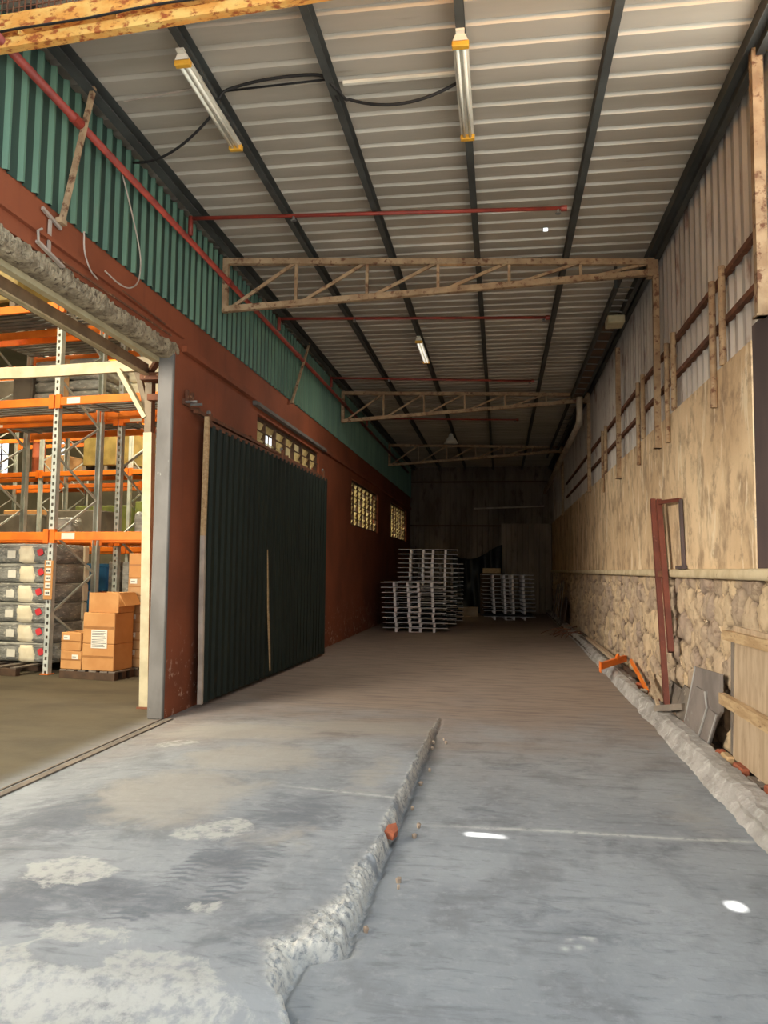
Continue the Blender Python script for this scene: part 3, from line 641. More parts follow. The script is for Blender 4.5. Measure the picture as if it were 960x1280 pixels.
t = thing('door_stop', 'small rusty iron bracket with two bolts at the near top corner of the green door', 'bracket', (XL+.05, 7.85, 3.3))
MB().box(XL+.0, XL+.03, 7.75, 7.95, 3.30, 3.36).build('plate', 'rustdark', t)
for y in (7.78, 7.92): MB().tube([(XL+.03, y, 3.33), (XL+.16, y, 3.33)], .014, 8).build('bolt', 'steelgrey', t); MB().box(XL+.03, XL+.06, y-.02, y+.02, 3.34, 3.46).build('lug', 'rustdark', t)

# ------------------------------------------------------------------ cream portal frame inside the opening
t = thing('portal_frame', 'cream steel post and beam frame just inside the warehouse opening', 'steel frame', (-3.87, 8.08, 0))
p = MB().bar((-3.86, 8.08, .02), (-3.92, 8.08, 3.05), .10, .10, (0, 1, 0)).build('post', 'cream', t)
MB().box(-3.93, -3.79, 8.01, 8.15, 0, .02).build('base_plate', 'rustdark', p)
MB().bar((-3.92, 8.08, 3.05), (-3.93, 8.08, 3.75), .08, .10, (0, 1, 0)).build('post_head', 'brownbeam', t)
MB().bar((-5.05, 8.1, 3.80), (-4.08, 8.08, 3.83), .06, .13).build('cross_beam', 'cream', t)
MB().bar((-6.6, 8.12, 3.78), (-5.05, 8.1, 3.80), .06, .13).build('cross_beam', 'cream', t)
MB().bar((-4.30, 8.06, 3.78), (-3.96, 8.06, 3.22), .05, .09, (0, 1, 0)).build('brace', 'cream', t)
MB().bar((-4.14, 8.13, 3.88), (-3.95, 8.13, 3.22), .06, .06, (0, 1, 0)).build('brace', 'brownbeam', t)
q = MB().bar((-3.86, 3.8, 3.74), (-3.92, 7.95, 3.74), .05, .13).build('long_beam', 'brownbeam', t)
MB().bar((-3.83, 3.8, 3.675), (-3.89, 7.9, 3.675), .06, .015).build('flange', 'cream', q)
MB().box(-3.97, -3.56, 7.9, 8.1, 3.62, 3.70).build('top_bracket', 'rustdark', t)
MB().box(-3.9, -3.56, 7.95, 8.02, 3.40, 3.47).build('side_bracket', 'rustdark', t)
MB().bar((-3.9, 8.0, 3.72), (-3.56, 7.62, 3.85), .06, .05).build('strap', 'rustdark', t)

# ------------------------------------------------------------------ warehouse behind the opening
b = MB(); b.box(-30, -3.45, -6, 30, 8.6, 8.7); b.build('ceiling_warehouse', 'ceilware', kind='structure', origin=(0, 0, 0))
YW = 29.5
WW = [(-24.1, -23.4), (-21.35, -20.6), (-18.58, -17.95), (-15.8, -15.2), (-9.6, -8.9)]
b = MB(); x = -30
for w0, w1 in WW: b.box(x, w0, YW, YW+.2, 0, 8.6); b.box(w0, w1, YW, YW+.2, 0, 5.25); b.box(w0, w1, YW, YW+.2, 6.9, 8.6); x = w1
b.box(x, -3.45, YW, YW+.2, 0, 8.6); b.build('wall_warehouse_back', 'wallware', kind='structure', origin=(0, 0, 0))
for k, (w0, w1) in enumerate(WW):
    r = MB()
    for z in (5.25, 5.7, 6.2, 6.86): r.box(w0, w1, YW+.02, YW+.07, z, z+.04)
    for x in (w0, (w0+w1)/2-.02, w1-.04): r.box(x, x+.04, YW+.02, YW+.07, 5.25, 6.9)
    r.build('window_%d' % (4+k), 'wooddark', kind='structure')
b = MB(); b.box(-30.2, -30, -6, 30, 0, 8.6); b.box(-30, -3.55, -6.2, -6, 0, 8.6); b.build('wall_warehouse_far', 'wallware', kind='structure', origin=(0, 0, 0))

RO = (-6.40, 10.25, 0); RA = math.radians(-7.0)
LEV = [1.97, 3.93, 5.36, 6.8]
def rack(v0, us, label, depth=1.0, lv=LEV, top=7.9, name='pallet_rack', holes=True):
    """frames at u positions; local axes: x along the row, y into it"""
    t = thing(name, label, 'pallet rack', RO, RA, 'pallet racks in the warehouse')
    for u in us:
        for v in (v0, v0+depth):
            b = MB(); w = .045
            b.box(u-w, u-w+.006, v-.04, v+.04, .01, top); b.box(u+w-.006, u+w, v-.04, v+.04, .01, top)
            yy = v-.04 if v == v0 else v+.034
            if holes:
                b.box(u-w, u-.018, yy, yy+.006, .01, top); b.box(u+.018, u+w, yy, yy+.006, .01, top)
                for i in range(int(top/.1)): z = .05+.1*i; b.box(u-.018, u+.018, yy, yy+.006, z, z+.055)
            else: b.box(u-w, u+w, yy, yy+.006, .01, top)
            p = b.build('upright', 'rackgrey', t, local=True)
            if v == v0 and holes: MB().box(u-.07, u+.07, v-.07, v+.07, 0, .012).build('foot_plate', 'orange', p, local=True)
        z = .30; i = 0
        while z < top-.6:
            a, c = (v0+.04, v0+depth-.04) if i % 2 else (v0+depth-.04, v0+.04)
            MB().bar((u, a, z), (u, c, z+.55), .025, .03).build('brace', 'rackgrey', t, local=True); z += .57; i += 1
    for u0, u1 in zip(us[:-1], us[1:]):
        for z in lv:
            for v in (v0-.045, v0+depth+.045):
                bm = MB().cbox(u0+.047, u1-.047, v-.022, v+.022, z-.06, z+.06, .006).build('beam', 'orange', t, local=True)
                for u in (u0+.055, u1-.055): MB().box(u-.055, u+.03, v-.028, v+.028, z-.10, z+.10).build('connector', 'orange', bm, local=True)
            if (holes and z > 3) or (v0 > 1 and z < 4):
                b = MB(); v = v0+.02; k = 0
                while v < v0+depth-.1: b.box(u0+.06, u1-.06, v, v+.09, z+.045, z+.06); v += .14
                b.box(u0+.3, u0+.34, v0+.0, v0+depth, z+.03, z+.046); b.box(u1-.34, u1-.3, v0, v0+depth, z+.03, z+.046)
                b.build('deck', 'steelgrey', t, local=True)
            if holes and z < 5:
                MB().box(u0+.2, u0+.42, v0-.0705, v0-.068, z-.045, z+.045).build('label_plate', 'paper', t, local=True)
    return t
rA = rack(0, [-2.75, 0, 2.2], 'orange and grey pallet rack nearest the opening, its upright beside the stacked bales')
rB = rack(1.4, [-2.6, .1, 2.0], 'orange and grey pallet rack back to back behind the nearest one')
rC = rack(7.5, [-9.2, -6.52, -3.83, -1.15], 'distant pallet rack across the aisle, in front of the bright windows', holes=False)
rD = rack(10.2, [-10.6, -7.9, -5.2, -2.5], 'farthest pallet rack against the back of the warehouse', holes=False)
# location board on the front upright
pl = MB().cbox(-.075, .075, -.062, -.048, 1.06, 1.62, .006).build('location_board', 'card', rA, local=True)
for i in range(5):
    z = 1.12+.105*i; pp = MB().box(-.045, .045, -.066, -.063, z, z+.075).build('code_label', 'paper', pl, local=True)
    b = MB()
    for q in range(3): b.box(-.03+.022*q, -.016+.022*q, -.0685, -.0665, z+.022, z+.05)
    b.build('print', 'ink', pp, local=True)

def loc(u, v, z=0):
    c, s = math.cos(RA), math.sin(RA); return (RO[0]+u*c-v*s, RO[1]+u*s+v*c, z)
def pillow(b, x0, x1, y0, y1, z0, z1, puff=.03, n=6, nx=12):
    """soft-cornered wrapped block: rounded rectangle section in y,z pinched at both ends"""
    cy, cz = (y0+y1)/2, (z0+z1)/2; hy, hz = (y1-y0)/2, (z1-z0)/2; K = 4*n; rings = []
    for i in range(nx+1):
        f = i/nx; f = f-.06*math.sin(2*PI*f); e = min(f, 1-f)*2; sc = (1-(1-min(e*7, 1))**3*.07); x = x0+(x1-x0)*f; ring = []
        for k in range(K):
            a = 2*PI*(k+.5)/K; ca, sa = math.cos(a), math.sin(a); m = (abs(ca)**9+abs(sa)**9)**(-1/9)
            wob = 1+.02*math.sin(9*f+3*a)+.012*math.sin(23*f+7*a)
            ring.append((x, cy+ca*m*hy*sc*wob, cz+sa*m*hz*sc*min(wob, 1.)))
        rings.append(ring)
    vs = [p for r in rings for p in r]; fs = [(i*K+k, i*K+(k+1) % K, (i+1)*K+(k+1) % K, (i+1)*K+k) for i in range(nx) for k in range(K)]
    fs += [tuple(range(K))[::-1], tuple(nx*K+k for k in range(K))]; b.add(vs, fs); return b
# pallet and six wrapped bales
def wood_pallet(u0, u1, v0, v1, label, rz=0):
    cx, cy = (u0+u1)/2, (v0+v1)/2; w, d = (u1-u0)/2, (v1-v0)/2
    t = thing('wooden_pallet', label, 'pallet', loc(cx, cy), RA+rz, 'wooden pallets in the warehouse')
    for i in range(6): x = -w+2*w*i/5; MB().cbox(x-.06 if i else x, x+.06 if i < 5 else x, -d, d, .10, .122, .004).build('deck_board', 'woodgrey', t, local=True) if 0 < i < 5 else MB().cbox(-w if i == 0 else w-.1, -w+.1 if i == 0 else w, -d, d, .10, .122, .004).build('deck_board', 'woodgrey', t, local=True)
    for y in (-d, -.045, d-.09): MB().cbox(-w, w, y, y+.09, 0, .10, .004).build('bearer', 'wooddark', t, local=True)
    return t
wood_pallet(-1.9, -.25, -.33, .84, 'wooden pallet under the white-banded bales')
ordn = ['bottom', 'second', 'third', 'fourth', 'fifth', 'top']
for i in range(6):
    z0 = .13+i*.288; j = [(.12, 0), (.02, .02), (0, -.02), (.0, .01), (-.01, .02), (.0, -.01)][i]
    t = thing('wrapped_bale', ordn[i]+' film-wrapped grey bale of the stack at the left, with cream band and red sticker', 'bale', loc(-1.02+j[0]*.3, .49+j[1], z0), RA+math.radians([2, 0, 1, -1, 0, 0][i]), 'wrapped bales on the warehouse floor')
    b = MB(); pillow(b, -1.0, .98, -.41, .38, 0, .285); b.build('bale', 'wrapdark', t, local=True, smooth=True)
    b = MB(); pillow(b, .38, .66, -.432, .40, -.006, .291, nx=4); b.build('fabric_band', 'white_cloth', t, local=True, smooth=True)
    b = MB(); b.cbox(.80, 1.0, .27, .40, .015, .28, .02); b.build('end_band', 'white_cloth', t, local=True)
    b = MB(); b.prism([(.77+.05*math.cos(k*PI/4+.4)*(1+.25*(k % 2)), -.422, .17+.05*math.sin(k*PI/4+.4)*(1+.2*(k % 2))) for k in range(8)], (0, -.004, 0)); b.build('red_sticker', 'redlabel', t, local=True)
    b = MB(); b.box(.20, .34, -.426, -.418, .08, .19); b.build('paper_label', 'paper', t, local=True)
    b = MB(); pillow(b, -.99, .975, -.422, .395, .225, .292, nx=8); b.build('top_edge', 'wrap', t, local=True, smooth=True)

def carton(cu, cv, z0, w, d, h, label, m='card', rz=0, group=None, lab=(), tape=True, open_flap=False):
    t = thing('cardboard_box', label, 'box', loc(cu, cv, z0), RA+math.radians(rz), group)
    if not open_flap:
        MB().cbox(-w/2, w/2, -d/2, d/2, 0, h, .008).build('carton', m, t, local=True)
        if tape:
            MB().box(-w/2+.01, w/2-.01, -.03, .03, h, h+.002).build('tape', 'tape', t, local=True)
            MB().box(-w/2+.01, w/2-.01, -d/2-.002, -d/2, h*.48, h*.56).build('tape', 'tape', t, local=True)
    else:
        b = MB(); e = .008
        b.box(-w/2, w/2, -d/2, d/2, 0, e); b.box(-w/2, w/2, -d/2, -d/2+e, e, h); b.box(-w/2, w/2, d/2-e, d/2, e, h); b.box(-w/2, -w/2+e, -d/2+e, d/2-e, e, h); b.box(w/2-e, w/2, -d/2+e, d/2-e, e, h*.3)
        b.build('carton', m, t, local=True)
        MB().hexa([(w/2, -d/2, h), (w/2+.006, -d/2, h), (w/2+.006, d/2, h), (w/2, d/2, h), (w/2-.14, -d/2, h+.0), (w/2-.134, -d/2, h+.004), (w/2-.134, d/2, h+.004), (w/2-.14, d/2, h+.0)]).build('flap', m, t, local=True)
        MB().hexa([(w/2-.005, -d/2, h), (w/2+.001, -d/2, h), (w/2+.001, d/2, h), (w/2-.005, d/2, h), (w/2+.10, -d/2, h-.17), (w/2+.106, -d/2, h-.17), (w/2+.106, d/2, h-.17), (w/2+.10, d/2, h-.17)]).build('flap', m, t, local=True)
    for (x0, x1, z0_, z1_, prt) in lab:
        p = MB().box(x0, x1, -d/2-.005, -d/2-.003, z0_, z1_).build('label', 'paper', t, local=True)
        if prt:
            b = MB(); nr = max(2, int((z1_-z0_)/.022))
            for i in range(1, nr): zz = z0_+(z1_-z0_)*i/nr; b.box(x0+.012, x1-.012-(i % 3)*.02, -d/2-.0065, -d/2-.0055, zz-.003, zz+.003)
            b.build('print', 'ink', p, local=True)
    return t
wood_pallet(.40, 1.28, -.25, .2, 'wooden pallet under the open-topped box pile')
g = 'cardboard boxes on the warehouse floor'
carton(.56, -.06, .125, .33, .34, .25, 'low front-left carton, bottom of the two beside the labelled box', rz=1, group=g, lab=[(.02, .12, .14, .2, 1)])
carton(.56, -.06, .376, .33, .34, .25, 'small carton on top of the low front-left carton', rz=-2, group=g, lab=[(-.12, -.02, .15, .21, 1)])
carton(1.0, -.02, .125, .50, .44, .36, 'wide carton at the bottom of the pile with the large white label', rz=0, group=g)
carton(1.0, -.02, .488, .50, .44, .42, 'film-wrapped carton bearing the large white label', 'card', rz=0, group=g, lab=[(-.11, .14, -.06, .19, 1)])
carton(1.03, -.0, .912, .46, .40, .27, 'open carton with a hanging flap on top of the pile', rz=2, group=g, open_flap=True)
wood_pallet(1.06, 2.05, .24, 1.1, 'wooden pallet under the tall column of cartons')
for i in range(6):
    h = .25 if i < 5 else .35
    carton(1.33, .53, .125+.252*i, .46, .55, h, ['bottom', 'second', 'third', 'fourth', 'fifth', 'topmost'][i]+' carton of the tall column left of the cream post', 'card' if i == 5 else 'card2', rz=[0, .6, -.5, .4, -.3, .8][i], group='tall column of cartons', lab=[(-.19, -.08, .17, .235, 1)] if i < 5 else [])
for i in range(6):
    h = .25 if i < 5 else .35
    t = carton(1.79, .53, .125+.252*i, .40, .55, h, ['bottom', 'second', 'third', 'fourth', 'fifth', 'topmost'][i]+' carton of the column partly hidden behind the wall end', 'card2', rz=[0, .6, -.5, .4, -.3, .8][i], group='hidden column of cartons', lab=[(-.17, -.01, .0, .18, False)] if i == 5 else [(-.17, -.01, -.03, .15, True)] if i == 4 else [])
    if i == 5:
        cu = bpy.data.curves.new('lot_number', 'FONT'); cu.body = '157'; cu.size = .075; cu.extrude = .001; cu.align_x = 'CENTER'
        o = bpy.data.objects.new('lot_number', cu); COL.objects.link(o); bpy.context.view_layer.update()
        me = bpy.data.meshes.new_from_object(o.evaluated_get(bpy.context.evaluated_depsgraph_get())); bpy.data.objects.remove(o)
        o = bpy.data.objects.new('lot_number', me); COL.objects.link(o); o.parent = t; o.location = (-.09, -.283, .07); o.rotation_euler = (PI/2, 0, 0); me.materials.clear(); me.materials.append(M['ink'])
# blue crates and white boards behind
for i in range(3):
    t = thing('plastic_crate', ['bottom', 'middle', 'topmost'][i]+' blue plastic crate of the stack behind the bales', 'crate', loc(-.30, 1.72, .22+.46*i), RA, 'blue crates')
    MB().cbox(-.2, .2, -.25, .25, 0, .44, .03).build('body', 'blue', t, local=True); MB().cbox(-.21, .21, -.26, .26, .39, .445, .01).build('rim', 'blue', t, local=True)
b = MB(); b.cbox(-.2, .2, -.25, .25, 0, .219, .01); o = b.build('crate_base', 'greyload'); o.location = loc(-.30, 1.72, 0); o.rotation_euler[2] = RA; tag(o, 'grey block under the blue crates', 'crate')
for i, (u, lb) in enumerate(((-.02, 'left white board leaning upright beside the blue crates'), (.24, 'right white board upright beside the blue crates'))):
    b = MB(); b.cbox(-.06, .06, -.3, .3, 0, 1.62, .01); b.box(-.05, .05, -.304, -.3, .3, .34); o = b.build('white_board', 'wrap'); o.location = loc(u, 1.75, 0); o.rotation_euler[2] = RA; tag(o, lb, 'board')
# loads on the racks
def load(u, v, z, w, d, h, label, m, layers=0, puff=True, band=None, name='wrapped_load', cat='wrapped load'):
    t = thing(name, label, cat, loc(u, v, z), RA, 'loads on the pallet racks')
    MB().box(-w/2, w/2, -d/2, d/2, 0, .02).build('base_board', 'woodgrey', t, local=True)
    for x in (-w/2+.05, 0, w/2-.05): MB().box(x-.05, x+.05, -d/2, d/2, -.10 if False else .02, .12).build('bearer', 'woodgrey', t, local=True)
    if layers:
        for i in range(layers):
            b = MB(); hh = (h-.13)/layers; pillow(b, -w/2, w/2, -d/2, d/2, .125+hh*i, .125+hh*(i+1)-.004, nx=8); b.build('layer', m, t, local=True, smooth=True)
    else: MB().cbox(-w/2, w/2, -d/2, d/2, .12, h, .03).build('bundle', m, t, local=True)
    if band: MB().box(band[0], band[1], -d/2-.012, -d/2-.006, .14, h-.02).build('band', 'card2', t, local=True)
    return t
load(-1.03, 1.92, 4.0, 1.30, .95, 1.05, 'big silver-grey wrapped load on the second level, behind the nearest upright', 'wrap', 5, band=(-.05, .06))
load(.6, 1.92, 4.0, .9, .95, 1.02, 'lumpy white wrapped load on the second level, left of the cream brace', 'white_cloth', 4)
load(-1.93, 1.92, 4.0, .40, .95, .98, 'dark narrow wrapped load at the far left on the second level', 'greyload', 0)
load(-1.5, .5, 5.43, 1.2, .9, 1.1, 'olive wrapped load at the upper left on the third level of the nearest rack', 'olive', 0)
load(-.9, 1.92, 5.43, 1.2, .95, 1.15, 'tan carton load on the third level of the rear rack', 'card2', 0)
load(.9, 1.92, 5.43, 1.1, .95, 1.0, 'ochre load on the third level of the rear rack', 'olive', 0)
load(-4.6, 8.0, 4.0, 1.4, .9, .95, 'olive tarpaulin load on the distant rack behind the cream post', 'olive', 0, band=(.3, .42))
load(-2.6, 8.0, 4.0, 1.2, .9, .9, 'second olive load on the distant rack, farther right', 'olive', 0)
load(-5.6, 8.0, 2.04, 1.5, .9, .95, 'broad brown-grey carton load on the distant rack low level', 'greyload', 0)
load(-7.3, 8.0, 2.04, 1.4, .9, .85, 'dark grey crate load on the distant rack at the far left', 'greyload', 0)
load(-3.0, 8.0, 2.04, 1.4, .9, 1.15, 'yellow-green wrapped load on the distant rack low level', 'greenload', 0)
load(-8.6, 10.7, 4.0, 1.2, .9, .9, 'dim carton load on the farthest rack at the left', 'card2', 0)
load(-6.6, 10.7, 2.04, 1.9, .9, 1.3, 'yellow-green load on the farthest rack, left bay', 'greenload', 0)
load(-4.2, 10.7, 2.04, 1.7, .9, 1.3, 'olive load on the farthest rack, right bay', 'olive', 0)
load(-9.3, 10.7, 2.04, 1.7, .9, 1.2, 'tan carton load on the farthest rack low level at the left', 'card', 0)
load(-5.4, 8.0, 5.43, 1.7, .9, 1.1, 'tan load high on the distant rack above the olive tarpaulin load', 'card2', 0)
load(-8.0, 8.0, 5.43, 1.7, .9, 1.1, 'grey load high on the distant rack at the far left', 'greyload', 0)
for i, (u, v, sc) in enumerate(((.42, 1.9, 1.), (-1.25, 1.9, .8), (.85, 1.9, .75))):
    b = MB(); pillow(b, -.22*sc, .22*sc, -.2, .2, 0, .42*sc, nx=8); o = b.build('sack', 'wrap', smooth=True); o.location = loc(u, v, 2.035); o.rotation_euler[2] = RA+.2*i
    tag(o, ['white plastic sack on the low beam beside the cream post', 'white plastic sack on the low beam behind the nearest upright', 'small white sack on the low beam behind the wall end'][i], 'sack')
t = thing('plastic_drum', 'terracotta tall drum on the distant rack between the two bright windows', 'drum', loc(-6.95, 7.9, 3.995))
MB().tube([(0, 0, 0), (0, 0, .02), (0, 0, .42), (0, 0, .44), (0, 0, .46), (0, 0, .80), (0, 0, .82)], [.15, .165, .165, .18, .165, .165, .15], 20).build('body', 'terracotta', t, local=True, smooth=True)
MB().tube([(0, 0, .82), (0, 0, .86)], .16, 20).build('lid', 'terracotta', t, local=True)

# ------------------------------------------------------------------ stacks of steel pallets at the back of the shed
def make_pallet():
    t = bpy.data.objects.new('steel_pallet', None); COL.objects.link(t); PMAT[t.name] = Matrix()
    W, D = .79, .55
    b = MB()
    for i in range(9): y = -D+2*D*i/8; b.box(-W, W, y-.03, y+.03, .098, .108)
    for x in (-.6, .6): b.box(x-.03, x+.03, -D, D, .094, .1)
    b.build('deck', 'paldark', t, local=True)
    for y in (-D-.035, D+.02): MB().box(-W-.015, W+.015, y, y+.015, .100, .112).build('deck_edge', 'paldeck', t, local=True)
    for x in (-.47, -.13, .13, .47):
        b = MB(); b.box(x-.03, x+.03, -D-.04, -D+.06, 0, .094); b.box(x-.024, x+.024, D-.06, D+.04, 0, .094); b.box(x-.024, x+.024, -.05, .05, 0, .094); b.box(x-.02, x+.02, -D, D, .07, .092); b.build('leg', 'palmetal', t, local=True)
    for y in (-D-.036, D+.006):
        MB().box(-.10, .10, y, y+.03, 0, .014).build('skid', 'palmetal', t, local=True)
    return t
ORD = ['bottom', 'second', 'third', 'fourth', 'fifth', 'sixth', 'seventh', 'eighth', 'ninth', 'tenth', 'eleventh', 'twelfth', 'thirteenth', 'fourteenth', 'fifteenth', 'sixteenth', 'seventeenth', 'eighteenth']
proto = make_pallet(); first = True
def stack(cx, y0, n, rz, where, grp, drift=0., pitch=.124, gap=None):
    global first
    z = 0
    for i in range(n):
        o = proto if first else copy_tree(proto); first = False
        r = random.Random(i*13+n)
        o.location = (cx+drift*i+r.uniform(-.012, .012), y0+.6+r.uniform(-.015, .015), z); o.rotation_euler = (0, 0, rz+r.uniform(-.006, .006))
        o['label'] = (ORD[i]+' steel pallet from the floor in ' if 0 < i < n-1 else ('lowest steel pallet in ' if i == 0 else 'topmost steel pallet in '))+where; o['category'] = 'pallet'; o['group'] = grp
        z += pitch
        if gap and i == 0: z += gap
    return z
RZ = math.radians(4)
stack(-2.14, 19.05, 10, RZ, 'the low front stack at left', 'steel pallets in the low front left stack', -.006)
stack(-2.02, 20.75, 17, RZ, 'the tall left stack', 'steel pallets in the tall left stack', .002)
stack(-1.9, 22.2, 14, RZ, 'the rearmost left stack', 'steel pallets in the rearmost left stack', .0)
b = MB(); b.box(-.55, 1.02, 24.55, 25.6, .113, .165); b.box(-.5, -.4, 24.55, 25.6, .165, .22)
stack(.24, 24.5, 11, RZ, 'the separate right-hand stack', 'steel pallets in the right stack', -.006, gap=.06)
o = MB().box(-.52, .98, 24.65, 25.55, .113, .172).build('packing_board', 'paldark'); tag(o, 'black packing board above the lowest pallet of the right-hand stack', 'board')
# tarpaulin, timber and pale board behind the stacks
ys = np.linspace(0, 1, 28); xs = np.linspace(0, 1, 30); U, V = np.meshgrid(xs, ys, indexing='ij')
topz = 2.05+.42*sst(.3, 1., U)-.14*np.sin(U*PI)
P = np.stack([-1.75+1.8*U, 28.45-.6*(1-V)*(.5+.5*np.sin(U*5))+.12*np.sin(U*17+V*4)+.06*np.sin(U*31), topz*V+.02], -1)
o = gridmesh('tarpaulin', P, 'tarp', kind=None); sm = o.modifiers.new('thick', 'SOLIDIFY'); sm.thickness = .01
tag(o, 'black tarpaulin draped against the back wall between the pallet stacks', 'tarpaulin')
o = MB().cbox(-.62, .0, 27.0, 27.4, 1.45, 1.62, .01).build('timber_block', 'wood'); tag(o, 'short yellow timber block on the crate behind the right-hand pallet stack', 'timber')
o = MB().cbox(-.7, .1, 26.6, 27.5, 0, 1.449, .01).build('dark_crate', 'wooddark'); tag(o, 'dark crate behind the right-hand pallet stack', 'crate')
o = MB().cbox(-1.4, -.75, 25.9, 26.0, .0, .32, .008).build('floor_board', 'ply'); tag(o, 'pale board on the floor between the pallet stacks', 'board')

# ------------------------------------------------------------------ kerb and trench along the right wall
ys = np.concatenate([np.arange(2.3, 9, .035), np.arange(9, YB, .12)]); 
prof = [(-.02, -.01), (-.01, .03), (.02, .06), (.03, .10), (.055, .128), (.09, .14), (.14, .138), (.19, .134), (.215, .11), (.22, -.01)]
P = np.zeros((len(ys), len(prof), 3)); off = 1.485+.0125*(ys-4.9)*(ys < 17)+.0125*12.1*(ys >= 17)
for k, (x, z) in enumerate(prof):
    j = .07*(fbm(ys*2.6, ys*0+k*.7, 51)-.5)+.02*(fbm(ys*6, ys*0+k*.5, 61)-.5)+.022*(fbm(ys*29, ys*0+k*2.3, 65)-.5)
    P[:, k] = np.stack([off+x*(1-.25*(ys > 9))+j, ys, z+j*.5*(0 < k < 9)], -1)
M['kerb'] = pm('rough_cement_kerb', (174, 168, 160), (146, 140, 132), 3, (192, 188, 180), 9, (.5, .7), rough=.95, bmp=.6, bsc=18, dist=.03)
gridmesh('kerb', P[:, ::-1], 'kerb', smooth=False)
ys = np.arange(2.3, YB, .1); xs = np.linspace(1.6, XR+.03, 6); Y, X = np.meshgrid(ys, xs, indexing='ij')
gridmesh('trench_floor', np.stack([X, Y, .03+.05*fbm(X*9, Y*5, 71)], -1)[:, ::-1], 'dirt')

def plate(pts, th, label, name, m, cat, edge=None):
    """leaning polygon board: pts are its front outline"""
    a = [Vector(p) for p in pts]; n = (a[1]-a[0]).cross(a[2]-a[0]).normalized()
    if n.x < 0: n = -n
    if edge:
        t = thing(name, label, cat, tuple(a[0])); MB().prism(a, n*th).build('board', m, t)
        b = MB()
        for i in edge: b.bar(a[i]-n*.003, a[(i+1) % len(a)]-n*.003, .014, .012, n)
        b.build('chipped_edge', 'slabedge', t); return t
    b = MB(); b.prism(a, n*th); return tag(b.build(name, m), label, cat)
plate([(1.73, 7.80, .10), (1.735, 7.06, .12), (1.775, 6.72, .42), (1.785, 6.75, .72), (1.785, 7.56, .68)], .025, 'largest grey cement board leaning on the stone wall', 'cement_board', 'slab', 'board', [4])
plate([(1.70, 7.72, .12), (1.71, 7.20, .10), (1.735, 6.98, .40), (1.75, 7.10, .52), (1.75, 7.42, .52)], .022, 'pointed grey cement board in front of the largest one', 'cement_board', 'slab', 'board', [1, 2])
plate([(1.71, 7.17, .10), (1.72, 6.93, .09), (1.745, 6.72, .39), (1.745, 6.98, .40)], .022, 'small dark grey cement board nearest the wooden shutter', 'cement_board', 'slab', 'board', [1])
plate([(1.73, 8.28, .08), (1.745, 7.86, .08), (1.83, 7.86, .40), (1.83, 8.24, .42)], .02, 'brown board offcut leaning left of the cement boards', 'board_offcut', 'woodgrey', 'board')
plate([(1.735, 8.9, .06), (1.74, 8.34, .07), (1.83, 8.36, .36), (1.83, 8.86, .38)], .02, 'wide grey board offcut under the red pipes', 'board_offcut', 'woodgrey', 'board')
plate([(1.73, 9.7, .06), (1.735, 9.05, .06), (1.84, 9.0, .30), (1.84, 9.66, .34)], .02, 'dull board offcut beyond the red pipes', 'board_offcut', 'ply', 'board')
for p0, p1, w, h, m, lb in (((1.60, 8.35, .17), (1.80, 9.9, .33), .03, .05, 'ply', 'pale lath propped across the trench toward the orange beam'),
                            ((1.57, 8.32, .16), (1.77, 8.0, .24), .05, .06, 'woodgrey', 'short lath stub on the kerb beside the board offcuts')):
    b = MB(); b.bar(p0, p1, w, h); tag(b.build('timber_lath', m), lb, 'timber')
for x, y0, y1, z, m, lb in ((1.71, 10.4, 17.5, .115, 'woodgrey', 'long grey plank lying in the trench beside the kerb'), (1.80, 11, 18.2, .14, 'wooddark', 'long dark plank lying against the foot of the stone wall'),
                            (1.75, 12.3, 16.5, .185, 'ply', 'pale plank on top of the other planks in the trench')):
    b = MB(); b.bar((x, y0, z), (x+.02, y1, z), .07, .05); tag(b.build('plank', m), lb, 'plank')
# orange beam end
t = thing('orange_beam', 'bright orange steel beam offcut lying across the kerb', 'beam', (1.45, 11.45, .17))
MB().bar((1.40, 11.35, .215), (1.83, 11.95, .27), .05, .09).build('beam', 'orange', t); MB().box(1.385, 1.395, 11.26, 11.42, .13, .28).build('end_plate', 'orange', t)
MB().bar((1.66, 11.68, .29), (1.70, 11.74, .34), .03, .05).build('lug', 'orange', t)
b = MB(); b.bar((1.79, 11.2, .32), (1.77, 9.9, .10), .03, .05); tag(b.build('orange_bracket', 'orange'), 'thin orange bracket fallen into the trench below the beam offcut', 'bracket')
# red square pipes
t = thing('red_post_pair', 'pair of oxide-red steel tubes standing against the stone and plaster wall', 'steel post', (1.74, 8.6, .35))
MB().bar((1.72, 8.52, .12), (1.72, 9.12, 2.38), .055, .055, (0, 1, 0)).build('tube', 'redpaint2', t)
MB().bar((1.755, 8.46, .72), (1.755, 8.98, 2.36), .055, .07, (0, 1, 0)).build('tube', 'redpaint2', t)
MB().bar((1.75, 8.98, 2.33), (1.83, 8.28, 2.30), .03, .04).build('top_arm', 'redpaint2', t)
MB().box(1.70, 1.79, 8.70, 8.80, 1.50, 1.56).build('clamp', 'rustdark', t)
b = MB(); b.bar((1.835, 8.18, 1.60), (1.835, 8.28, 2.30), .03, .05, (0, 1, 0)); b.box(1.80, 1.85, 8.1, 8.4, 1.587, 1.62)
tag(b.build('black_stub_post', 'darksheet'), 'thin dark upright bar on the ledge right of the red tubes', 'post')
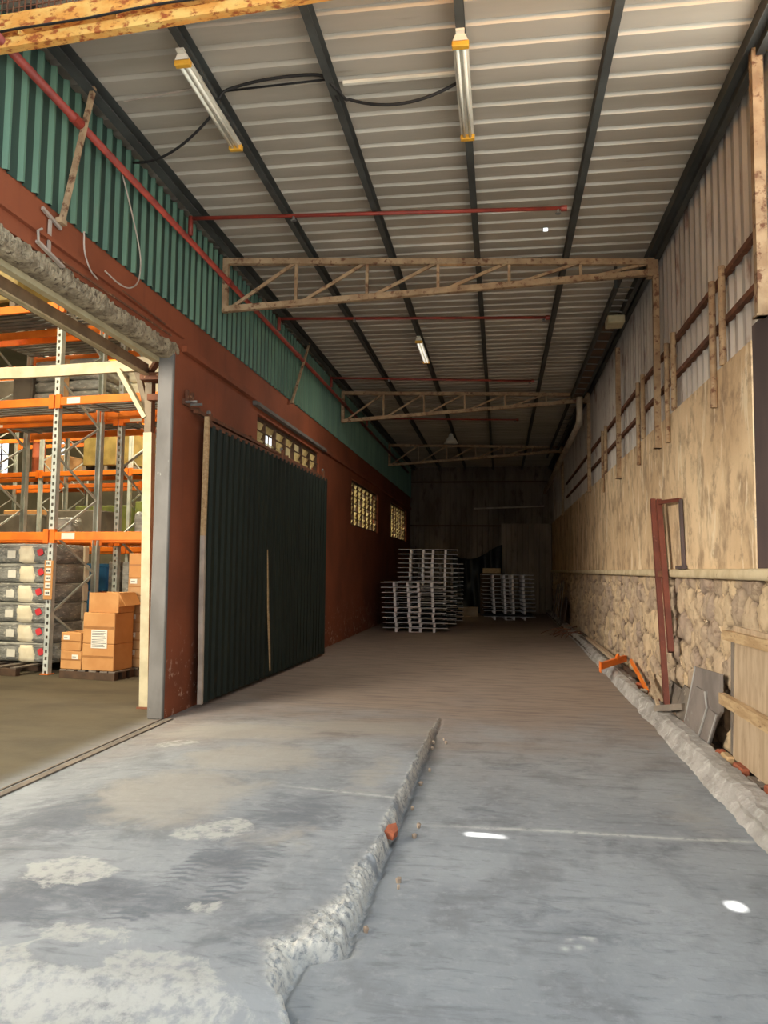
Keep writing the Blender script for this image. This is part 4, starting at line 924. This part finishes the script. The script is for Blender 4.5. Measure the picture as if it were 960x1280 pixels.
# wooden shutter
t = thing('wooden_shutter', 'weathered plywood shutter with two timber battens leaning on the stone wall at the right edge', 'shutter', (1.76, 5.9, .12))
MB().hexa([(1.755, 4.4, .14), (1.775, 4.4, .14), (1.775, 6.33, .14), (1.755, 6.33, .14), (1.79, 4.4, 1.14), (1.81, 4.4, 1.14), (1.81, 6.38, 1.14), (1.79, 6.38, 1.14)]).build('plywood', 'ply', t)
MB().bar((1.765, 6.50, 1.06), (1.765, 4.4, 1.08), .05, .075).build('batten', 'wood', t)
MB().bar((1.735, 6.52, .56), (1.735, 4.4, .55), .05, .085).build('batten', 'wood', t)
MB().bar((1.765, 6.36, .16), (1.785, 6.36, 1.02), .02, .06, (0, 1, 0)).build('side_strip', 'woodgrey', t)
for i in range(5):
    b = MB(); y = 4.85+.36*i; r = random.Random(i)
    b.cbox(1.70, 1.76+.01*r.random(), y, y+.17+.1*r.random(), .07, .13+.06*r.random(), .01)
    tag(b.build('timber_block', ['wood', 'brick', 'woodgrey', 'brick', 'wood'][i]), ['nearest timber block', 'broken brick second from the near end', 'grey timber block in the middle', 'reddish brick fourth along', 'timber block farthest along'][i]+' in the trench below the shutter', 'brick' if i in (1, 3) else 'timber')
def rock(x, y, z, s, m, label, seed):
    r = random.Random(seed); b = MB(); n = 8; rings = []
    b.tube([(x, y, z), (x, y, z+s*.25), (x, y, z+s*.6), (x, y, z+s*.8)], [s*.42, s*.6, s*.5, s*.2], n)
    b.v = [(a+r.uniform(-.14, .14)*s, c+r.uniform(-.14, .14)*s, d+(r.uniform(-.1, .1)*s if d > z+.001 else 0)) for a, c, d in b.v]
    return tag(b.build('rubble', m), label, 'stone', 'rubble in the trench')
for i in range(14):
    r = random.Random(i+5); y = 5.3+i*.42
    rock(1.71+.06*r.random(), y, .06, .06+.05*r.random(), 'rubble' if i % 3 else 'brick', ['pale', 'reddish'][not i % 3]+' rubble lump in the trench '+['below the shutter', 'by the cement boards', 'by the board offcuts', 'near the orange beam'][min(3, i//4)], i)
# sheets, staves and wire at the far right
for i, (y, x, h, lb) in enumerate(((21.6, 1.68, .75, 'dark thin sheet leaning on the far stone wall, front one'), (22.2, 1.72, .82, 'dark thin sheet leaning on the far stone wall, rear one'))):
    plate([(x-.06, y+.5, .02), (x-.02, y-.1, .02), (x+.1, y-.1, h), (x+.1, y+.5, h)], .02, lb, 'leaning_sheet', 'darksheet', 'sheet')
for i in range(4):
    b = MB(); y = 23.2+.8*i; b.bar((1.70-.02*i, y, .02), (1.83, y+.1, 1.25-.05*i), .08, .03, (1, 0, 0)); tag(b.build('timber_stave', 'woodgrey'), ['nearest', 'second', 'third', 'farthest'][i]+' thin stave leaning on the far stone wall', 'timber')
for i in range(9):
    r = random.Random(i+40); b = MB(); x, y = .95+.8*r.random(), 18.2+1.8*r.random(); a = r.uniform(-1.2, 1.2); l = r.uniform(.6, 1.3)
    p1 = Vector((x+l*math.cos(a), y+l*math.sin(a), .05+.2*r.random())); p1.x = min(p1.x, 1.78)
    b.tube(arc((x, y, .012), p1, -.06, 8), .011, 6); tag(b.build('rebar', 'rustdark', smooth=True), 'rusty reinforcing rod in the tangle by the far kerb', 'rebar', 'reinforcing rods by the far kerb')
# loose bits on the slab
b = MB(); b.prism([(-.66, 4.43, .03), (-.60, 4.40, .03), (-.585, 4.47, .03), (-.61, 4.56, .04), (-.65, 4.52, .04)], (.005, .005, .035)); tag(b.build('brick_chip', 'brick'), 'red-brown brick chip lodged in the broken slab edge', 'brick')
for i in range(26):
    r = random.Random(i+90); x, y = (r.uniform(-2.7, -.9), r.uniform(6.6, 7.8)) if i < 14 else (r.uniform(-.60, -.48), r.uniform(2.9, 7.6)); s = r.uniform(.007, .017)
    b = MB(); b.tube([(x, y, .012 if i < 14 else .0), (x, y, .014+s*.5), (x, y, .014+s)], [s*.7, s, s*.4], 6); b.v = [(p[0]+r.uniform(-.3, .3)*s, p[1]+r.uniform(-.3, .3)*s, p[2]) for p in b.v]
    tag(b.build('pebble', 'rubble'), 'small loose pebble '+('on the dusty slab in front of the green door' if i < 14 else 'lying along the broken slab edge'), 'pebble', 'pebbles on the slab' if i < 14 else 'pebbles along the broken edge')

# ------------------------------------------------------------------ tray, box and drain along the right eaves
t = thing('cable_tray', 'dark ladder cable tray along the right eaves between the first two trusses', 'cable tray', (1.6, 13, 5.16))
for x in (1.47, 1.70): MB().box(x-.02, x+.02, 9.6, 16.3, 5.16, 5.26).build('side_rail', 'purlin', t)
for i in range(14): y = 9.9+.46*i; MB().bar((1.45, y, 5.17), (1.70, y+.05, 5.17), .015, .012).build('rung', 'steelgrey', t)
MB().box(1.49, 1.68, 11.4, 16.3, 5.18, 5.20).build('cover_board', 'wooddark', t)
MB().bar((1.43, 9.75, 5.1), (1.43, 9.75, 5.40), .035, .035, (0, 1, 0)).build('hanger', 'purlin', t)
t = thing('cable_tray', 'dark ladder cable tray along the right eaves beyond the second truss', 'cable tray', (1.6, 20, 5.16))
for x in (1.47, 1.70): MB().box(x-.02, x+.02, 16.6, 25, 5.16, 5.26).build('side_rail', 'purlin', t)
for i in range(14): y = 16.9+.56*i; MB().bar((1.45, y, 5.17), (1.70, y+.05, 5.17), .015, .012).build('rung', 'steelgrey', t)
o = MB().cbox(1.49, 1.73, 10.95, 11.25, 5.05, 5.165, .012); o.box(1.50, 1.72, 10.94, 10.95, 5.06, 5.08); tag(o.build('junction_box', 'cream'), 'beige box under the cable tray beyond the first truss', 'junction box')
b = MB(); b.tube([(1.60, 16.0, 5.12), (1.60, 16.0, 4.78), (1.60, 16.06, 4.66), (1.60, 16.2, 4.60), (1.60, 24.5, 4.48), (1.60, 28.88, 4.44)], .065, 14)
tag(b.build('drain_pipe', 'pvc', smooth=True), 'pale plastic drain pipe with an elbow below the second truss', 'pipe')

# ------------------------------------------------------------------ light
w = bpy.data.worlds.new('World'); S.world = w; w.use_nodes = True
bg = w.node_tree.nodes['Background']; bg.inputs[0].default_value = (.86, .94, 1.0, 1); bg.inputs[1].default_value = .85
sd = Vector((-.08, .656, .75)).normalized()
L = bpy.data.lights.new('sun', 'SUN'); L.energy = 32; L.angle = math.radians(.53); L.color = (1, .96, .89)
o = bpy.data.objects.new('sun', L); COL.objects.link(o); o.rotation_euler = sd.to_track_quat('Z', 'Y').to_euler(); o.location = (0, 30, 30)
def area(x, y, z, sx, sy, p, col=(1, .88, .62)):
    L = bpy.data.lights.new('warehouse_fill', 'AREA'); L.shape = 'RECTANGLE'; L.size = sx; L.size_y = sy; L.energy = p; L.color = col  # unseen area fill added under the warehouse roof in place of skylights
    o = bpy.data.objects.new('warehouse_fill', L); COL.objects.link(o); o.location = (x, y, z)
for x, y in ((-6.5, 3), (-6, 7.2), (-11, 8), (-10, 16), (-16, 20), (-7, 18.5), (-7, 25)): area(x, y, 8.4, 2.5, 1.2, 160 if y < 15 else 330)

L = bpy.data.lights.new('warehouse_side_fill', 'AREA'); L.shape = 'RECTANGLE'; L.size = 4; L.size_y = 2.5; L.energy = 205; L.spread = math.radians(75); L.color = (1, .93, .82)  # unseen fill added to brighten the right wall through the opening
o = bpy.data.objects.new('warehouse_side_fill', L); COL.objects.link(o); o.location = (-8.6, -1.5, 4.4)
o.rotation_euler = (Vector((-8.6, -1.5, 4.4))-Vector((1.8, 12, 1.2))).to_track_quat('Z', 'Y').to_euler()

L = bpy.data.lights.new('batten_fill', 'AREA'); L.shape = 'RECTANGLE'; L.size = .1; L.size_y = 1.2; L.energy = 24; L.color = (1, .93, .82)  # fill added below the distant batten to brighten the back of the shed
o = bpy.data.objects.new('batten_fill', L); COL.objects.link(o); o.location = (-1.31, 12.75, 5.19)

# ------------------------------------------------------------------ camera
cam = bpy.data.cameras.new('camera'); cam.sensor_fit = 'VERTICAL'; cam.sensor_height = 32.; cam.lens = 960*32/1280
cam.clip_start = .05; cam.clip_end = 200
co = bpy.data.objects.new('camera', cam); COL.objects.link(co)
yv = Vector(((626-480)/960, (713-640)/960, 1)).normalized(); xv = Vector((yv.z, 0, -yv.x)).normalized(); zv = xv.cross(yv)
Mw = Matrix((xv, yv, zv))            # world = Mw @ (right, down, forward)
R = Matrix((Mw@Vector((1, 0, 0)), Mw@Vector((0, -1, 0)), Mw@Vector((0, 0, -1)))).transposed()
co.matrix_world = Matrix.Translation((0, 0, 1.55))@R.to_4x4()
S.camera = co
S.view_settings.view_transform = 'Standard'; S.view_settings.look = 'None'; S.view_settings.gamma = 1; S.view_settings.use_curve_mapping = False
S.view_settings.exposure = 1.25
